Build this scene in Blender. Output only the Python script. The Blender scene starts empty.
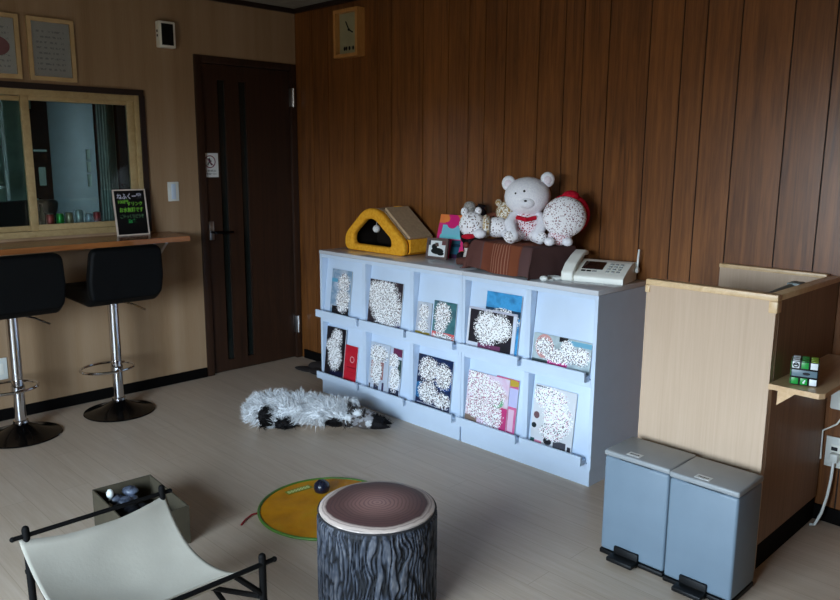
import bpy, bmesh, math, random
from mathutils import Vector, Matrix, noise as mnoise
S = bpy.context.scene
COL = S.collection
PI = math.pi
# ------------------------------------------------------------------ camera
F, YAW, PITCH, ROLL = 767.1344, 2.3634003, -0.18531866, 0.00623548
fw = Vector((math.cos(YAW)*math.cos(PITCH), math.sin(YAW)*math.cos(PITCH), math.sin(PITCH)))
rt = fw.cross(Vector((0, 0, 1))).normalized(); up = rt.cross(fw)
r2 = rt*math.cos(ROLL)+up*math.sin(ROLL); u2 = -rt*math.sin(ROLL)+up*math.cos(ROLL)
cd = bpy.data.cameras.new('camera'); cam = bpy.data.objects.new('camera', cd); COL.objects.link(cam)
cd.sensor_width = 36; cd.lens = F/840*36; cd.clip_start = .05
cam.matrix_world = Matrix(((r2.x, u2.x, -fw.x, 4.4750), (r2.y, u2.y, -fw.y, -3.2051), (r2.z, u2.z, -fw.z, 1.4428), (0, 0, 0, 1)))
S.camera = cam
# ------------------------------------------------------------------ light
S.view_settings.view_transform = 'Standard'; S.view_settings.look = 'None'
S.view_settings.gamma = 1; S.view_settings.use_curve_mapping = False
S.view_settings.exposure = 0.0
SKY_STRENGTH = 32.0
w = bpy.data.worlds.new('daylight'); S.world = w; w.use_nodes = True
nt = w.node_tree; nt.nodes.clear()
tc = nt.nodes.new('ShaderNodeTexCoord'); sp = nt.nodes.new('ShaderNodeSeparateXYZ')
mr = nt.nodes.new('ShaderNodeMapRange'); mr.inputs['From Min'].default_value = -.5; mr.inputs['From Max'].default_value = .5
cr = nt.nodes.new('ShaderNodeValToRGB')
cr.color_ramp.elements[0].position = 0; cr.color_ramp.elements[0].color = (.06, .055, .045, 1)
cr.color_ramp.elements[1].position = 1; cr.color_ramp.elements[1].color = (.60, .80, 1.0, 1)
e = cr.color_ramp.elements.new(.47); e.color = (.12, .115, .10, 1)
e = cr.color_ramp.elements.new(.56); e.color = (.72, .86, 1.0, 1)
bg = nt.nodes.new('ShaderNodeBackground'); bg.inputs['Strength'].default_value = SKY_STRENGTH
wo = nt.nodes.new('ShaderNodeOutputWorld')
nt.links.new(tc.outputs['Generated'], sp.inputs[0]); nt.links.new(sp.outputs['Z'], mr.inputs['Value'])
nt.links.new(mr.outputs['Result'], cr.inputs[0]); nt.links.new(cr.outputs[0], bg.inputs['Color']); nt.links.new(bg.outputs[0], wo.inputs[0])
# daylight comes in through the shop window in the front wall, behind the camera
WX0, WX1, WZ0, WZ1, YF, XR, H = 2.3, 4.2, .5, 1.84, -4.5, 5.6, 2.4086
pl = bpy.data.lights.new('shop_window_daylight', 'AREA'); pl.shape = 'RECTANGLE'; pl.size = WX1-WX0; pl.size_y = WZ1-WZ0
po = bpy.data.objects.new('shop_window_daylight', pl); COL.objects.link(po)
po.location = ((WX0+WX1)/2, YF-.02, (WZ0+WZ1)/2); po.rotation_euler = (PI/2, 0, 0)
pl.cycles.is_portal = True
S.cycles.use_denoising = True; S.cycles.max_bounces = 10; S.cycles.diffuse_bounces = 6
S.cycles.sample_clamp_indirect = 8; S.cycles.caustics_reflective = False; S.cycles.caustics_refractive = False

# ------------------------------------------------------------------ helpers
def lin(c):
    return tuple((v/255/12.92 if v/255 <= .04045 else ((v/255+.055)/1.055)**2.4) for v in c)+(1,)
class G:
    """small node-graph writer"""
    def __init__(s, name, rough=.6, metal=0, spec=.5):
        s.m = bpy.data.materials.new(name); s.m.use_nodes = True; s.t = s.m.node_tree
        s.b = s.t.nodes['Principled BSDF']
        s.b.inputs['Roughness'].default_value = rough; s.b.inputs['Metallic'].default_value = metal
        s.b.inputs['Specular IOR Level'].default_value = spec
        s._c = None
    def node(s, kind, **kw):
        n = s.t.nodes.new('ShaderNode'+kind)
        for k, v in kw.items(): setattr(n, k, v)
        return n
    def put(s, inp, v):
        if isinstance(v, bpy.types.NodeSocket): s.t.links.new(v, inp)
        elif v is not None: inp.default_value = v
    def coord(s, which='Object', scale=(1, 1, 1)):
        c = s.node('TexCoord').outputs[which]; m = s.node('Mapping'); s.put(m.inputs[0], c); m.inputs['Scale'].default_value = scale
        return m.outputs[0]
    def noise(s, vec, scale=5, detail=3, rough=.5, dist=0):
        n = s.node('TexNoise'); s.put(n.inputs['Vector'], vec); n.inputs['Scale'].default_value = scale
        n.inputs['Detail'].default_value = detail; n.inputs['Roughness'].default_value = rough; n.inputs['Distortion'].default_value = dist
        return n.outputs['Fac']
    def math(s, op, a, b=None, c=None):
        n = s.node('Math', operation=op); s.put(n.inputs[0], a)
        if b is not None: s.put(n.inputs[1], b)
        if c is not None: s.put(n.inputs[2], c)
        return n.outputs[0]
    def mix(s, f, a, b):
        n = s.node('Mix', data_type='RGBA'); s.put(n.inputs[0], f); s.put(n.inputs[6], a); s.put(n.inputs[7], b); return n.outputs[2]
    def ramp(s, f, stops):
        n = s.node('ValToRGB'); s.put(n.inputs[0], f); r = n.color_ramp
        r.elements[0].position, r.elements[0].color = stops[0]; r.elements[1].position, r.elements[1].color = stops[-1]
        for p_, c_ in stops[1:-1]:
            q = r.elements.new(p_); q.color = c_
        return n.outputs[0]
    def color(s, v): s.put(s.b.inputs['Base Color'], v); return s
    def bump(s, h, strength=.3, dist=.01):
        n = s.node('Bump'); n.inputs['Strength'].default_value = strength; n.inputs['Distance'].default_value = dist
        s.put(n.inputs['Height'], h); s.put(s.b.inputs['Normal'], n.outputs[0]); return s
def plain(name, c, rough=.5, metal=0, var=.06, scale=12, spec=.5, bump=0):
    """single colour with a faint procedural variation"""
    g = G(name, rough, metal, spec); n = g.noise(g.coord(), scale, 3)
    a = lin(c); lo = tuple(v*(1-var*2) for v in a[:3])+(1,); hi = tuple(min(1, v*(1+var*2)) for v in a[:3])+(1,)
    g.color(g.ramp(n, [(.3, lo), (.7, hi)]))
    if bump: g.bump(g.noise(g.coord(), scale*20, 2), bump, .003)
    return g.m
def grain(name, c1, c2, sc, rough=.5, dist=1.2, bump=.1, attr=False, sc2=2.0, spec=.5):
    """wood grain; sc = object-space scale, small along the grain"""
    g = G(name, rough, 0, spec); v = g.coord('Object', sc)
    if attr:
        at = g.node('Attribute', attribute_name='tone'); k = at.outputs['Fac']
        cb = g.node('CombineXYZ'); g.put(cb.inputs[0], g.math('MULTIPLY', k, 37.)); g.put(cb.inputs[2], g.math('MULTIPLY', k, 11.))
        va = g.node('VectorMath', operation='ADD'); g.put(va.inputs[0], v); g.put(va.inputs[1], cb.outputs[0]); v = va.outputs[0]
    n1 = g.noise(v, 1, 6, .6, dist); n2 = g.noise(v, 6, 3, .6, .3); n3 = g.noise(g.coord('Object'), sc2, 2)
    f = g.math('ADD', g.math('MULTIPLY', n1, .6), g.math('MULTIPLY', n2, .25)); f = g.math('ADD', f, g.math('MULTIPLY', n3, .15))
    if attr: f = g.math('ADD', f, g.math('MULTIPLY', g.math('SUBTRACT', k, .5), .07))
    g.color(g.ramp(f, [(.36, lin(c1)), (.62, lin(c2))])); g.bump(n2, bump, .002)
    return g.m
class B:
    """collects shapes into one bmesh"""
    def __init__(s): s.bm = bmesh.new(); s.mi = 0
    def _fin(s, geom_v, faces, M=None):
        if M is not None: bmesh.ops.transform(s.bm, matrix=M, verts=geom_v)
        for f in faces: f.material_index = s.mi
    def box(s, x0, x1, y0, y1, z0, z1, bev=0, seg=2, M=None):
        r = bmesh.ops.create_cube(s.bm, size=1); vs = r['verts']
        bmesh.ops.transform(s.bm, matrix=Matrix.Translation(((x0+x1)/2, (y0+y1)/2, (z0+z1)/2)) @ Matrix.Diagonal((abs(x1-x0), abs(y1-y0), abs(z1-z0), 1)), verts=vs)
        fs = set(f for v in vs for f in v.link_faces)
        if bev:
            es = list(set(e for v in vs for e in v.link_edges))
            r = bmesh.ops.bevel(s.bm, geom=es, offset=bev, segments=seg, affect='EDGES', profile=.5, clamp_overlap=True)
            vs = list(set(v for f in r['faces'] for v in f.verts)); fs = set(f for v in vs for f in v.link_faces)
        s._fin(list(set(v for f in fs for v in f.verts)), fs, M); return s
    def tube(s, pts, r, n=10, caps=True, M=None):
        pts = [Vector(p) for p in pts]; rs = r if isinstance(r, (list, tuple)) else [r]*len(pts); rings = []
        prev = None
        for i, p in enumerate(pts):
            d = (pts[min(i+1, len(pts)-1)]-pts[max(i-1, 0)]).normalized()
            if prev is None: a = d.orthogonal().normalized()
            else: a = (prev-d*prev.dot(d)); a = a.normalized() if a.length > 1e-6 else d.orthogonal().normalized()
            prev = a; b = d.cross(a)
            rings.append([s.bm.verts.new(p+(a*math.cos(2*PI*k/n)+b*math.sin(2*PI*k/n))*rs[i]) for k in range(n)])
        fs = []
        for A, C in zip(rings, rings[1:]):
            for k in range(n): fs.append(s.bm.faces.new((A[k], A[(k+1) % n], C[(k+1) % n], C[k])))
        if caps: fs.append(s.bm.faces.new(rings[0][::-1])); fs.append(s.bm.faces.new(rings[-1]))
        s._fin([v for R in rings for v in R], fs, M); return s
    def loop(s, pts, r, n=8, M=None):
        pts = [Vector(p) for p in pts]; m = len(pts); rings = []; nrm = Vector((0, 0, 0))
        for i in range(m): nrm += pts[i].cross(pts[(i+1) % m])
        nrm.normalize()
        for i, p in enumerate(pts):
            d = (pts[(i+1) % m]-pts[i-1]).normalized(); b = nrm; a = d.cross(b).normalized()
            rings.append([s.bm.verts.new(p+(a*math.cos(2*PI*k/n)+b*math.sin(2*PI*k/n))*r) for k in range(n)])
        fs = []
        for i in range(m):
            A, C = rings[i], rings[(i+1) % m]
            for k in range(n): fs.append(s.bm.faces.new((A[k], A[(k+1) % n], C[(k+1) % n], C[k])))
        s._fin([v for R in rings for v in R], fs, M); return s
    def lathe(s, prof, n=40, M=None):
        rings = []
        for r, z in prof:
            if r < 1e-6: rings.append([s.bm.verts.new((0, 0, z))])
            else: rings.append([s.bm.verts.new((r*math.cos(2*PI*k/n), r*math.sin(2*PI*k/n), z)) for k in range(n)])
        fs = []
        for A, C in zip(rings, rings[1:]):
            for k in range(n):
                if len(A) == 1 and len(C) == 1: continue
                if len(A) == 1: fs.append(s.bm.faces.new((A[0], C[(k+1) % n], C[k])))
                elif len(C) == 1: fs.append(s.bm.faces.new((A[k], A[(k+1) % n], C[0])))
                else: fs.append(s.bm.faces.new((A[k], A[(k+1) % n], C[(k+1) % n], C[k])))
        s._fin([v for R in rings for v in R], fs, M); return s
    def prism(s, poly, a0, a1, axis='y', M=None):
        def P(u, v, a): return {'y': (u, a, v), 'x': (a, u, v), 'z': (u, v, a)}[axis]
        A = [s.bm.verts.new(P(u, v, a0)) for u, v in poly]; C = [s.bm.verts.new(P(u, v, a1)) for u, v in poly]; n = len(poly)
        fs = [s.bm.faces.new(A), s.bm.faces.new(C[::-1])]
        for k in range(n): fs.append(s.bm.faces.new((A[k], C[k], C[(k+1) % n], A[(k+1) % n])))
        s._fin(A+C, fs, M); return s
    def ring(s, outer, inner, a0, a1, axis='y', M=None):
        def P(u, v, a): return {'y': (u, a, v), 'x': (a, u, v), 'z': (u, v, a)}[axis]
        n = len(outer); R = [[s.bm.verts.new(P(u, v, a)) for u, v in L] for L, a in ((outer, a0), (inner, a0), (inner, a1), (outer, a1))]
        fs = []
        for i in range(4):
            A, C = R[i], R[(i+1) % 4]
            for k in range(n): fs.append(s.bm.faces.new((A[k], A[(k+1) % n], C[(k+1) % n], C[k])))
        s._fin([v for q in R for v in q], fs, M); return s
    def ell(s, c, r, M=None, sub=3):
        q = bmesh.ops.create_icosphere(s.bm, subdivisions=sub, radius=1); vs = q['verts']
        rr = r if isinstance(r, (list, tuple)) else (r, r, r)
        T = Matrix.Translation(c) @ (M or Matrix()) @ Matrix.Diagonal((*rr, 1))
        s._fin(vs, set(f for v in vs for f in v.link_faces), T); return s
    def out(s, name, mats, parent=None, smooth=True, angle=35):
        bmesh.ops.recalc_face_normals(s.bm, faces=s.bm.faces)
        me = bpy.data.meshes.new(name); s.bm.to_mesh(me); s.bm.free()
        for m in (mats if isinstance(mats, (list, tuple)) else [mats]): me.materials.append(m)
        if smooth:
            me.polygons.foreach_set('use_smooth', [True]*len(me.polygons)); me.set_sharp_from_angle(angle=math.radians(angle))
        o = bpy.data.objects.new(name, me); COL.objects.link(o)
        if parent: o.parent = parent
        return o
def thing(name, label, cat, loc=(0, 0, 0), rz=0, group=None):
    o = bpy.data.objects.new(name, None); COL.objects.link(o); o.location = loc; o.rotation_euler = (0, 0, rz)
    o.empty_display_size = .05
    return tag(o, label, cat, group)
def tag(o, label, cat, group=None):
    o['label'] = label; o['category'] = cat
    if group: o['group'] = group
    return o
def struct(o): o['kind'] = 'structure'; return o
def rounded(poly, r, n=6):
    """round the corners of a polygon"""
    out = []; m = len(poly)
    for i in range(m):
        p = Vector(poly[i]); a = Vector(poly[i-1]); b = Vector(poly[(i+1) % m])
        rr = r[i] if isinstance(r, (list, tuple)) else r
        da = (a-p); db = (b-p); rr = min(rr, da.length*.48, db.length*.48); A = p+da.normalized()*rr; Bq = p+db.normalized()*rr
        for k in range(n+1):
            t = k/n; q = A*(1-t)**2+p*2*t*(1-t)+Bq*t*t; out.append((q.x, q.y))
    return out
def text_mesh(body, size, bold=0.0):
    c = bpy.data.curves.new('lettering', 'FONT'); c.body = body; c.size = size; c.extrude = .0004; c.offset = bold; c.align_x = 'CENTER'; c.align_y = 'CENTER'
    o = bpy.data.objects.new('lettering', c); COL.objects.link(o)
    dg = bpy.context.evaluated_depsgraph_get(); me = bpy.data.meshes.new_from_object(o.evaluated_get(dg)); bpy.data.objects.remove(o); return me
def lettering(name, body, size, mat, parent, M, bold=0.0, width=None):
    me = text_mesh(body, size, bold)
    if width and len(me.vertices):
        xs = [v.co.x for v in me.vertices]; k = width/(max(xs)-min(xs)); me.transform(Matrix.Diagonal((k, 1, 1, 1)))
    me.transform(M); me.materials.clear(); me.materials.append(mat)
    o = bpy.data.objects.new(name, me); COL.objects.link(o); o.parent = parent; return o

# ------------------------------------------------------------------ materials
def wall_mat():
    g = G('fabric_wallpaper', .9, 0, .2)
    n = g.noise(g.coord('Object', (7, 7, .25)), 1, 3, .5); n2 = g.noise(g.coord('Object', (260, 260, 8)), 1, 2)
    f = g.math('ADD', g.math('MULTIPLY', n, .8), g.math('MULTIPLY', n2, .2))
    g.color(g.ramp(f, [(.3, lin((144, 116, 86))), (.5, lin((160, 132, 102))), (.7, lin((170, 144, 116)))])); g.bump(n2, .25, .002); return g.m
def floor_mat():
    g = G('laminate_planks', .42, 0, .4)
    br = g.node('TexBrick', offset=.37, offset_frequency=2, squash=1); g.put(br.inputs['Vector'], g.coord('Object'))
    br.inputs['Scale'].default_value = 1; br.inputs['Brick Width'].default_value = 1.15; br.inputs['Row Height'].default_value = .125
    br.inputs['Mortar Size'].default_value = .0016; br.inputs['Mortar Smooth'].default_value = .2
    br.inputs['Color1'].default_value = (0, 0, 0, 1); br.inputs['Color2'].default_value = (1, 1, 1, 1); br.inputs['Mortar'].default_value = (.5, .5, .5, 1)
    n1 = g.noise(g.coord('Object', (2.0, 34, 34)), 1, 6, .65, .8); n2 = g.noise(g.coord('Object', (8, 160, 160)), 1, 3)
    f = g.math('ADD', g.math('MULTIPLY', n1, .7), g.math('MULTIPLY', n2, .3))
    f = g.math('ADD', f, g.math('MULTIPLY', g.math('SUBTRACT', br.outputs['Color'], .5), .07))
    c = g.ramp(f, [(.30, lin((182, 161, 140))), (.5, lin((192, 172, 152))), (.70, lin((201, 183, 165)))])
    g.color(g.mix(br.outputs['Fac'], c, lin((174, 154, 134)))); g.bump(n2, .08, .002); return g.m
M_wall = wall_mat(); M_floor = floor_mat()
M_ceil = plain('ceiling_board', (150, 150, 142), .95, bump=.2)
M_panel = grain('walnut_panelling', (86, 48, 18), (138, 86, 42), (30, 30, 1.3), .34, attr=True, bump=.12, spec=.6)
M_groove = plain('groove_black', (20, 12, 8), .8)
M_dark = grain('dark_door_wood', (36, 21, 13), (58, 34, 20), (30, 30, 1.2), .45)
M_base = plain('dark_baseboard', (11, 9, 8), .8, spec=.08)
M_trim = plain('dark_trim', (38, 24, 20), .5)
M_oak = grain('pale_sash_wood', (172, 146, 100), (192, 168, 122), (18, 18, 18), .5)
M_counter = grain('counter_wood', (128, 76, 40), (172, 108, 60), (30, 2.0, 30), .25, spec=.6)
M_white = plain('white_melamine', (204, 220, 238), .38, var=.01)
M_ply = grain('pale_woodgrain_board', (186, 160, 134), (196, 171, 146), (55, 55, 1.4), .55, bump=.03)
M_ply_shaded = grain('shaded_woodgrain_board', (120, 92, 70), (150, 118, 92), (55, 55, 1.4), .5, bump=.03)  # darker, browner copy of the pale board: booth side's shade put into the colour
M_edge = grain('beech_edging', (206, 172, 126), (228, 198, 156), (20, 20, 20), .4)
M_shelf = grain('beech_shelf', (196, 160, 118), (216, 184, 144), (30, 3, 30), .35)
M_chrome = plain('chrome', (215, 215, 218), .12, 1, var=.01)
M_blackchrome = plain('black_polished_steel', (40, 38, 38), .12, .9, var=.02)
M_steel = plain('brushed_steel', (180, 180, 180), .35, 1, var=.02)
M_vinyl = plain('black_vinyl', (5, 6, 7), .6, bump=.1, spec=.15)
M_black = plain('black_plastic', (11, 11, 12), .5, spec=.25)
M_blackmet = plain('black_painted_metal', (9, 8, 8), .7, spec=.12)
M_wplastic = plain('white_plastic', (225, 228, 222), .35, var=.01)
M_cream = plain('cream_plastic', (240, 240, 230), .4, var=.02)
M_key = plain('grey_key', (150, 154, 152), .5)
M_lcd = plain('dark_brown_display', (44, 26, 22), .15)
M_canvas = plain('unbleached_canvas', (158, 151, 138), .95, var=.04, scale=5, bump=.12)
M_bin = plain('blue_grey_bin', (110, 127, 141), .45, var=.02)
M_binlid = plain('grey_bin_lid', (142, 146, 148), .45, var=.02)
M_paper = plain('paper', (222, 224, 224), .8, var=.01)
M_ink = plain('black_ink', (30, 30, 34), .8)
M_red = plain('red', (190, 30, 45), .7)
M_pale = plain('pale_frame_wood', (196, 166, 120), .5)
M_clockwood = grain('clock_wood', (176, 120, 62), (200, 146, 84), (30, 30, 4), .4)
M_dial = plain('clock_dial', (150, 146, 116), .5)
M_card = plain('brown_cardboard', (70, 62, 46), .85, var=.05)
M_dglass = plain('dark_door_glass', (24, 30, 28), .12)
def glass_mat(tint=(.86, .95, .93, 1)):
    m = bpy.data.materials.new('window_glass'); m.use_nodes = True; t = m.node_tree; t.nodes.clear()
    o = t.nodes.new('ShaderNodeOutputMaterial'); mx = t.nodes.new('ShaderNodeMixShader'); gl = t.nodes.new('ShaderNodeBsdfGlossy')
    tr = t.nodes.new('ShaderNodeBsdfTransparent'); fr = t.nodes.new('ShaderNodeFresnel'); nz = t.nodes.new('ShaderNodeTexNoise'); nz.inputs['Scale'].default_value = 3
    rr = t.nodes.new('ShaderNodeMapRange'); rr.inputs['To Min'].default_value = .02; rr.inputs['To Max'].default_value = .05
    t.links.new(nz.outputs['Fac'], rr.inputs['Value']); t.links.new(rr.outputs[0], gl.inputs['Roughness'])
    fr.inputs['IOR'].default_value = 1.45; tr.inputs['Color'].default_value = tint
    t.links.new(fr.outputs[0], mx.inputs[0]); t.links.new(tr.outputs[0], mx.inputs[1]); t.links.new(gl.outputs[0], mx.inputs[2]); t.links.new(mx.outputs[0], o.inputs[0]); return m
M_glass = glass_mat(); M_clear = glass_mat((.99, .99, .99, 1))

# ------------------------------------------------------------------ room shell
T = .14
WY0, WY1, WZa, WZb = -2.75, -1.10, .992, 1.81       # inner window opening in the left wall
DY0, DY1, DZ = -.765, -.005, 2.05                    # door opening
b = B(); b.box(-T, XR, YF, 0, -.06, 0); struct(b.out('floor', M_floor, smooth=False))
b = B(); b.box(-.0, XR, YF, 0, H, H+.08); struct(b.out('ceiling', M_ceil, smooth=False))
b = B()
b.box(-T, 0, YF, WY0, 0, H); b.box(-T, 0, WY0, WY1, 0, WZa); b.box(-T, 0, WY0, WY1, WZb, H); b.box(-T, 0, WY1, DY0, 0, H); b.box(-T, 0, DY0, 0, DZ, H)
struct(b.out('wall_left', M_wall, smooth=False))
gro = [.19, .357, .619, .843, .97, 1.237, 1.436, 1.589, 1.704, 1.844, 2.056, 2.211, 2.314, 2.455, 2.662, 2.816, 2.921, 3.068, 3.272, 3.426, 3.60, 3.79, 3.93, 4.1, 4.3, 4.45, 4.6, 4.8, 4.93, 5.1, 5.3, 5.45, XR]
random.seed(4)
b = B(); b.mi = 1; b.box(-T, XR+T, .006, .12, 0, H); b.mi = 0
x = 0; tones = []
for gx in gro:
    b.box(x+.0028, gx-.0028, 0, .006, 0, H); tones.append((x, gx, random.random())); x = gx
o = struct(b.out('wall_back', [M_panel, M_groove], smooth=False))
at = o.data.attributes.new('tone', 'FLOAT', 'FACE')
for p_ in o.data.polygons:
    cx = p_.center.x; at.data[p_.index].value = next((t for a, c, t in tones if a <= cx <= c), .5)
b = B(); b.box(XR, XR+.12, YF, 0, 0, H); struct(b.out('wall_right', M_dark, smooth=False))
b = B(); b.box(0, WX0, YF-.12, YF, 0, H); b.box(WX1, XR+.12, YF-.12, YF, 0, H); b.box(WX0, WX1, YF-.12, YF, 0, WZ0); b.box(WX0, WX1, YF-.12, YF, WZ1, H)
struct(b.out('wall_front', M_wall, smooth=False))
b = B(); b.box(0, .012, YF, DY0-.005, 0, .064, .002); struct(b.out('baseboard_left', M_base))
b = B(); b.box(.04, XR, -.012, 0, 0, .064, .002); struct(b.out('baseboard_back', M_base))
b = B(); b.box(0, .022, YF, 0, H-.03, H, .003); struct(b.out('trim_1', M_trim))
b = B(); b.box(0, XR, -.022, 0, H-.03, H, .003); struct(b.out('trim_2', M_trim))
# door
d = bpy.data.objects.new('door_1', None); COL.objects.link(d); struct(d)
b = B(); b.box(-.10, .012, DY0, DY0+.05, 0, DZ, .003); b.box(-.10, .012, DY1-.045, DY1, 0, DZ, .003); b.box(-.10, .0118, DY0+.05, DY1-.045, DZ-.045, DZ, .003)
b.out('door_frame', M_dark, d)
b = B(); ya, yb = DY0+.053, DY1-.048; s1, s2 = (-.60, -.545), (-.445, -.39); zt, zb = 1.91, .08
for a, c in ((ya, s1[0]), (s1[1], s2[0]), (s2[1], yb)): b.box(-.05, -.012, a, c, zb, zt)
b.box(-.05, -.012, ya, yb, .006, zb); b.box(-.05, -.012, ya, yb, zt, DZ-.048); b.out('door_leaf', M_dark, d, smooth=False)
for a, c in (s1, s2):
    b = B(); b.box(-.036, -.030, a, c, zb, zt); b.out('door_glass', M_dglass, d)
b = B(); b.box(-.012, .0, -.705, -.668, .90, 1.02, .004); b.out('handle_plate', M_steel, d)
b = B(); b.tube([(-.005, -.687, .952), (.045, -.687, .952)], .009); b.tube([(.04, -.692, .952), (.046, -.66, .951), (.044, -.60, .945), (.042, -.555, .949)], [.01, .01, .008, .007]); b.out('handle_lever', M_blackchrome, d)
for z in (1.77, .19):
    b = B(); b.box(-.012, .016, -.052, -.022, z, z+.12, .002); b.tube([(.018, -.037, z), (.018, -.037, z+.12)], .007); b.out('door_hinge', M_steel, d)
# inner window between the two rooms
wd = bpy.data.objects.new('window_1', None); COL.objects.link(wd); struct(wd)
b = B(); b.box(-T, .014, WY0, WY1, WZb-.028, WZb+.004); b.box(-T, .014, WY1-.028, WY1+.004, WZa-.008, WZb-.028); b.out('outer_trim', M_trim, wd, smooth=False)
b = B(); b.box(-.11, .006, WY0, WY1-.056, WZb-.062, WZb-.0285, .001); b.box(-.11, .006, WY1-.056, WY1-.0285, WZa+.034, WZb-.0285, .001); b.box(-.12, .012, WY0, WY1-.028, WZa, WZa+.034, .002); b.out('window_frame', M_oak, wd)
def sash(x, y0, y1, z0, z1, st):
    b = B(); b.box(x-.012, x+.012, y0, y0+st, z0, z1, .002); b.box(x-.012, x+.012, y1-st, y1, z0, z1, .002)
    b.box(x-.012, x+.012, y0+st, y1-st, z0, z0+.032, .002); b.box(x-.012, x+.012, y0+st, y1-st, z1-.024, z1, .002); s_ = b.out('sash', M_oak, wd)
    b = B(); b.box(x-.002, x+.002, y0+st, y1-st, z0+.032, z1-.024); b.out('pane', M_glass, s_, smooth=False)
sash(-.018, -1.775, -1.158, WZa+.034, WZb-.062, .04); sash(-.046, WY0, -1.735, WZa+.03, WZb-.066, .034)

# ---- the room beyond the window
M_soot = plain('matt_black', (6, 6, 7), .95, spec=.1)
M_teal = plain('far_room_wall', (150, 178, 168), .8); M_tealdoor = plain('grey_blue_door', (50, 66, 70), .5); M_curt = plain('pale_green_curtain', (84, 98, 92), .9)
b = B(); b.box(-2.6, -2.5, -4, .6, 0, H); b.box(-2.5, -T, .5, .6, 0, H); b.box(-2.5, -T, -4.1, -4, 0, H); struct(b.out('wall_far', M_teal, smooth=False))
b = B(); b.box(-2.6, -T, -4.1, .6, -.06, 0); struct(b.out('floor_far', M_floor, smooth=False))
b = B(); b.box(-2.6, -T, -4.1, .6, H, H+.08); struct(b.out('ceiling_far', M_ceil, smooth=False))
fr_ = thing('added_fill_lamp', 'added dim fill lamp under the ceiling behind the inner window', 'lamp', (-1.3, -2.6, H-.06))
b = B(); b.lathe([(0, 0), (.2, 0), (.22, .03), (.2, .06), (0, .06)]); b.out('fill_lamp_shade', M_wplastic, fr_)
L = bpy.data.lights.new('added_fill_glow', 'AREA'); L.shape = 'DISK'; L.size = .38; L.energy = 1.7; L.color = (.68, .92, 1.0)  # fill light added to brighten the far room, its housing invented with it
lo = bpy.data.objects.new('added_fill_glow', L); COL.objects.link(lo); lo.parent = fr_; lo.location = (0, 0, -.012)
t = thing('sliding_door', 'blue-grey sliding door standing in the room behind the window', 'door', (-2.0, -.62, 0))
b = B(); b.box(-.02, .02, -.34, .02, 0, 2.0, .003); b.out('door_panel', M_tealdoor, t)
b = B(); b.box(.02, .03, -.06, -.03, 1.18, 1.28, .002); b.box(.02, .03, -.06, -.03, 1.30, 1.38, .002); b.box(.02, .03, -.06, -.03, 1.40, 1.48, .002); b.out('pull_handle', M_curt, t)
b = B(); b.box(-.03, .03, -.44, -.34, 0, 2.1, .003); b.box(-.03, .03, .021, .04, 0, 2.1, .003); b.box(-.03, .03, .21, .70, 0, 2.1, .003); b.out('door_post', M_soot, t)
b = B()
prof = []; n = 40
for k in range(n+1):
    y = -.58+.19*k/n; prof.append((-2.1+.018*math.sin(k*1.3), y))
for (a, c), (e_, f_) in zip(prof, prof[1:]):
    b.bm.faces.new([b.bm.verts.new(v) for v in ((a, c, .05), (e_, f_, .05), (e_, f_, 2.05), (a, c, 2.05))])
bmesh.ops.remove_doubles(b.bm, verts=b.bm.verts, dist=1e-4)
o = b.out('curtain', M_curt); sm = o.modifiers.new('thick', 'SOLIDIFY'); sm.thickness = .004
tag(o, 'pale green curtain hanging right of the blue-grey door behind the window', 'curtain')
t = thing('storage_rack', 'grey metal storage rack at the left behind the window', 'shelf', (-1.7, -1.55, 0))
M_rack = plain('grey_rack', (110, 120, 118), .5)
for y in (-.42, .12):
    for x in (-.18, .18):
        b = B(); b.box(x-.012, x+.012, y-.012, y+.012, 0, 1.9); b.out('post', M_rack, t)
for z in (.5, .9, 1.2, 1.48):
    b = B(); b.box(-.18, .18, -.42, .12, z, z+.02); b.out('shelf', M_rack, t)
t = thing('storage_bin', 'pale translucent box on the rack behind the left sash', 'box', (-1.7, -1.70, 1.221))
b = B(); b.box(-.14, .14, -.16, .18, 0, .1, .01); b.out('tub', M_curt, t); b = B(); b.box(-.15, .15, -.17, .19, .1, .115, .004); b.out('lid', M_white, t)
t = thing('office_chair', 'black high-backed office chair seen through the inner window', 'chair', (-.86, -1.75, 0))
b = B(); b.prism(rounded([(-.34, .74), (.30, .74), (.42, 1.15), (-.34, 1.13)], .05), -.05, .05, 'x'); b.out('backrest', M_vinyl, t)
b = B(); b.box(-.5, -.04, -.26, .26, .45, .54, .03); b.out('seat', M_vinyl, t)
b = B(); b.box(-.06, -.04, -.03, .03, .48, .8); b.out('back_bracket', M_black, t)
b = B(); b.tube([(-.27, 0, .08), (-.27, 0, .46)], .03)
for k in range(5): b.tube([(-.27, 0, .1), (-.27+.27*math.cos(k*1.2566), .27*math.sin(k*1.2566), .05)], .018)
b.out('swivel_base', M_black, t)
for k in range(5):
    b = B(); b.ell((-.27+.27*math.cos(k*1.2566), .27*math.sin(k*1.2566), .026), .026, sub=2); b.out('caster', M_black, t)
t = thing('work_desk', 'white desk under the inner window in the far room', 'desk', (-.55, -2.1, 0))
b = B(); b.box(-.2, .28, -.7, .5, .86, .885, .003); b.out('desk_top', M_white, t)
for x in (-.18, .25):
    for y in (-.68, .47):
        b = B(); b.box(x-.015, x+.015, y-.015, y+.015, 0, .86); b.out('leg', M_steel, t)
b = B(); random.seed(3)
for k in range(9): b.ell((-.36+.04*random.random(), -2.02+.055*k, .935+.02*random.random()), (.07, .06, .045), sub=2)
o = b.out('folded_cloth', plain('blue_white_cloth', (150, 172, 196), .9)); tag(o, 'crumpled blue-white cloth lying behind the left sash', 'cloth')
t = thing('wall_clock_panel', 'black upright panel with a small white figure on it behind the window', 'panel', (-1.92, -1.06, 1.1))
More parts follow.
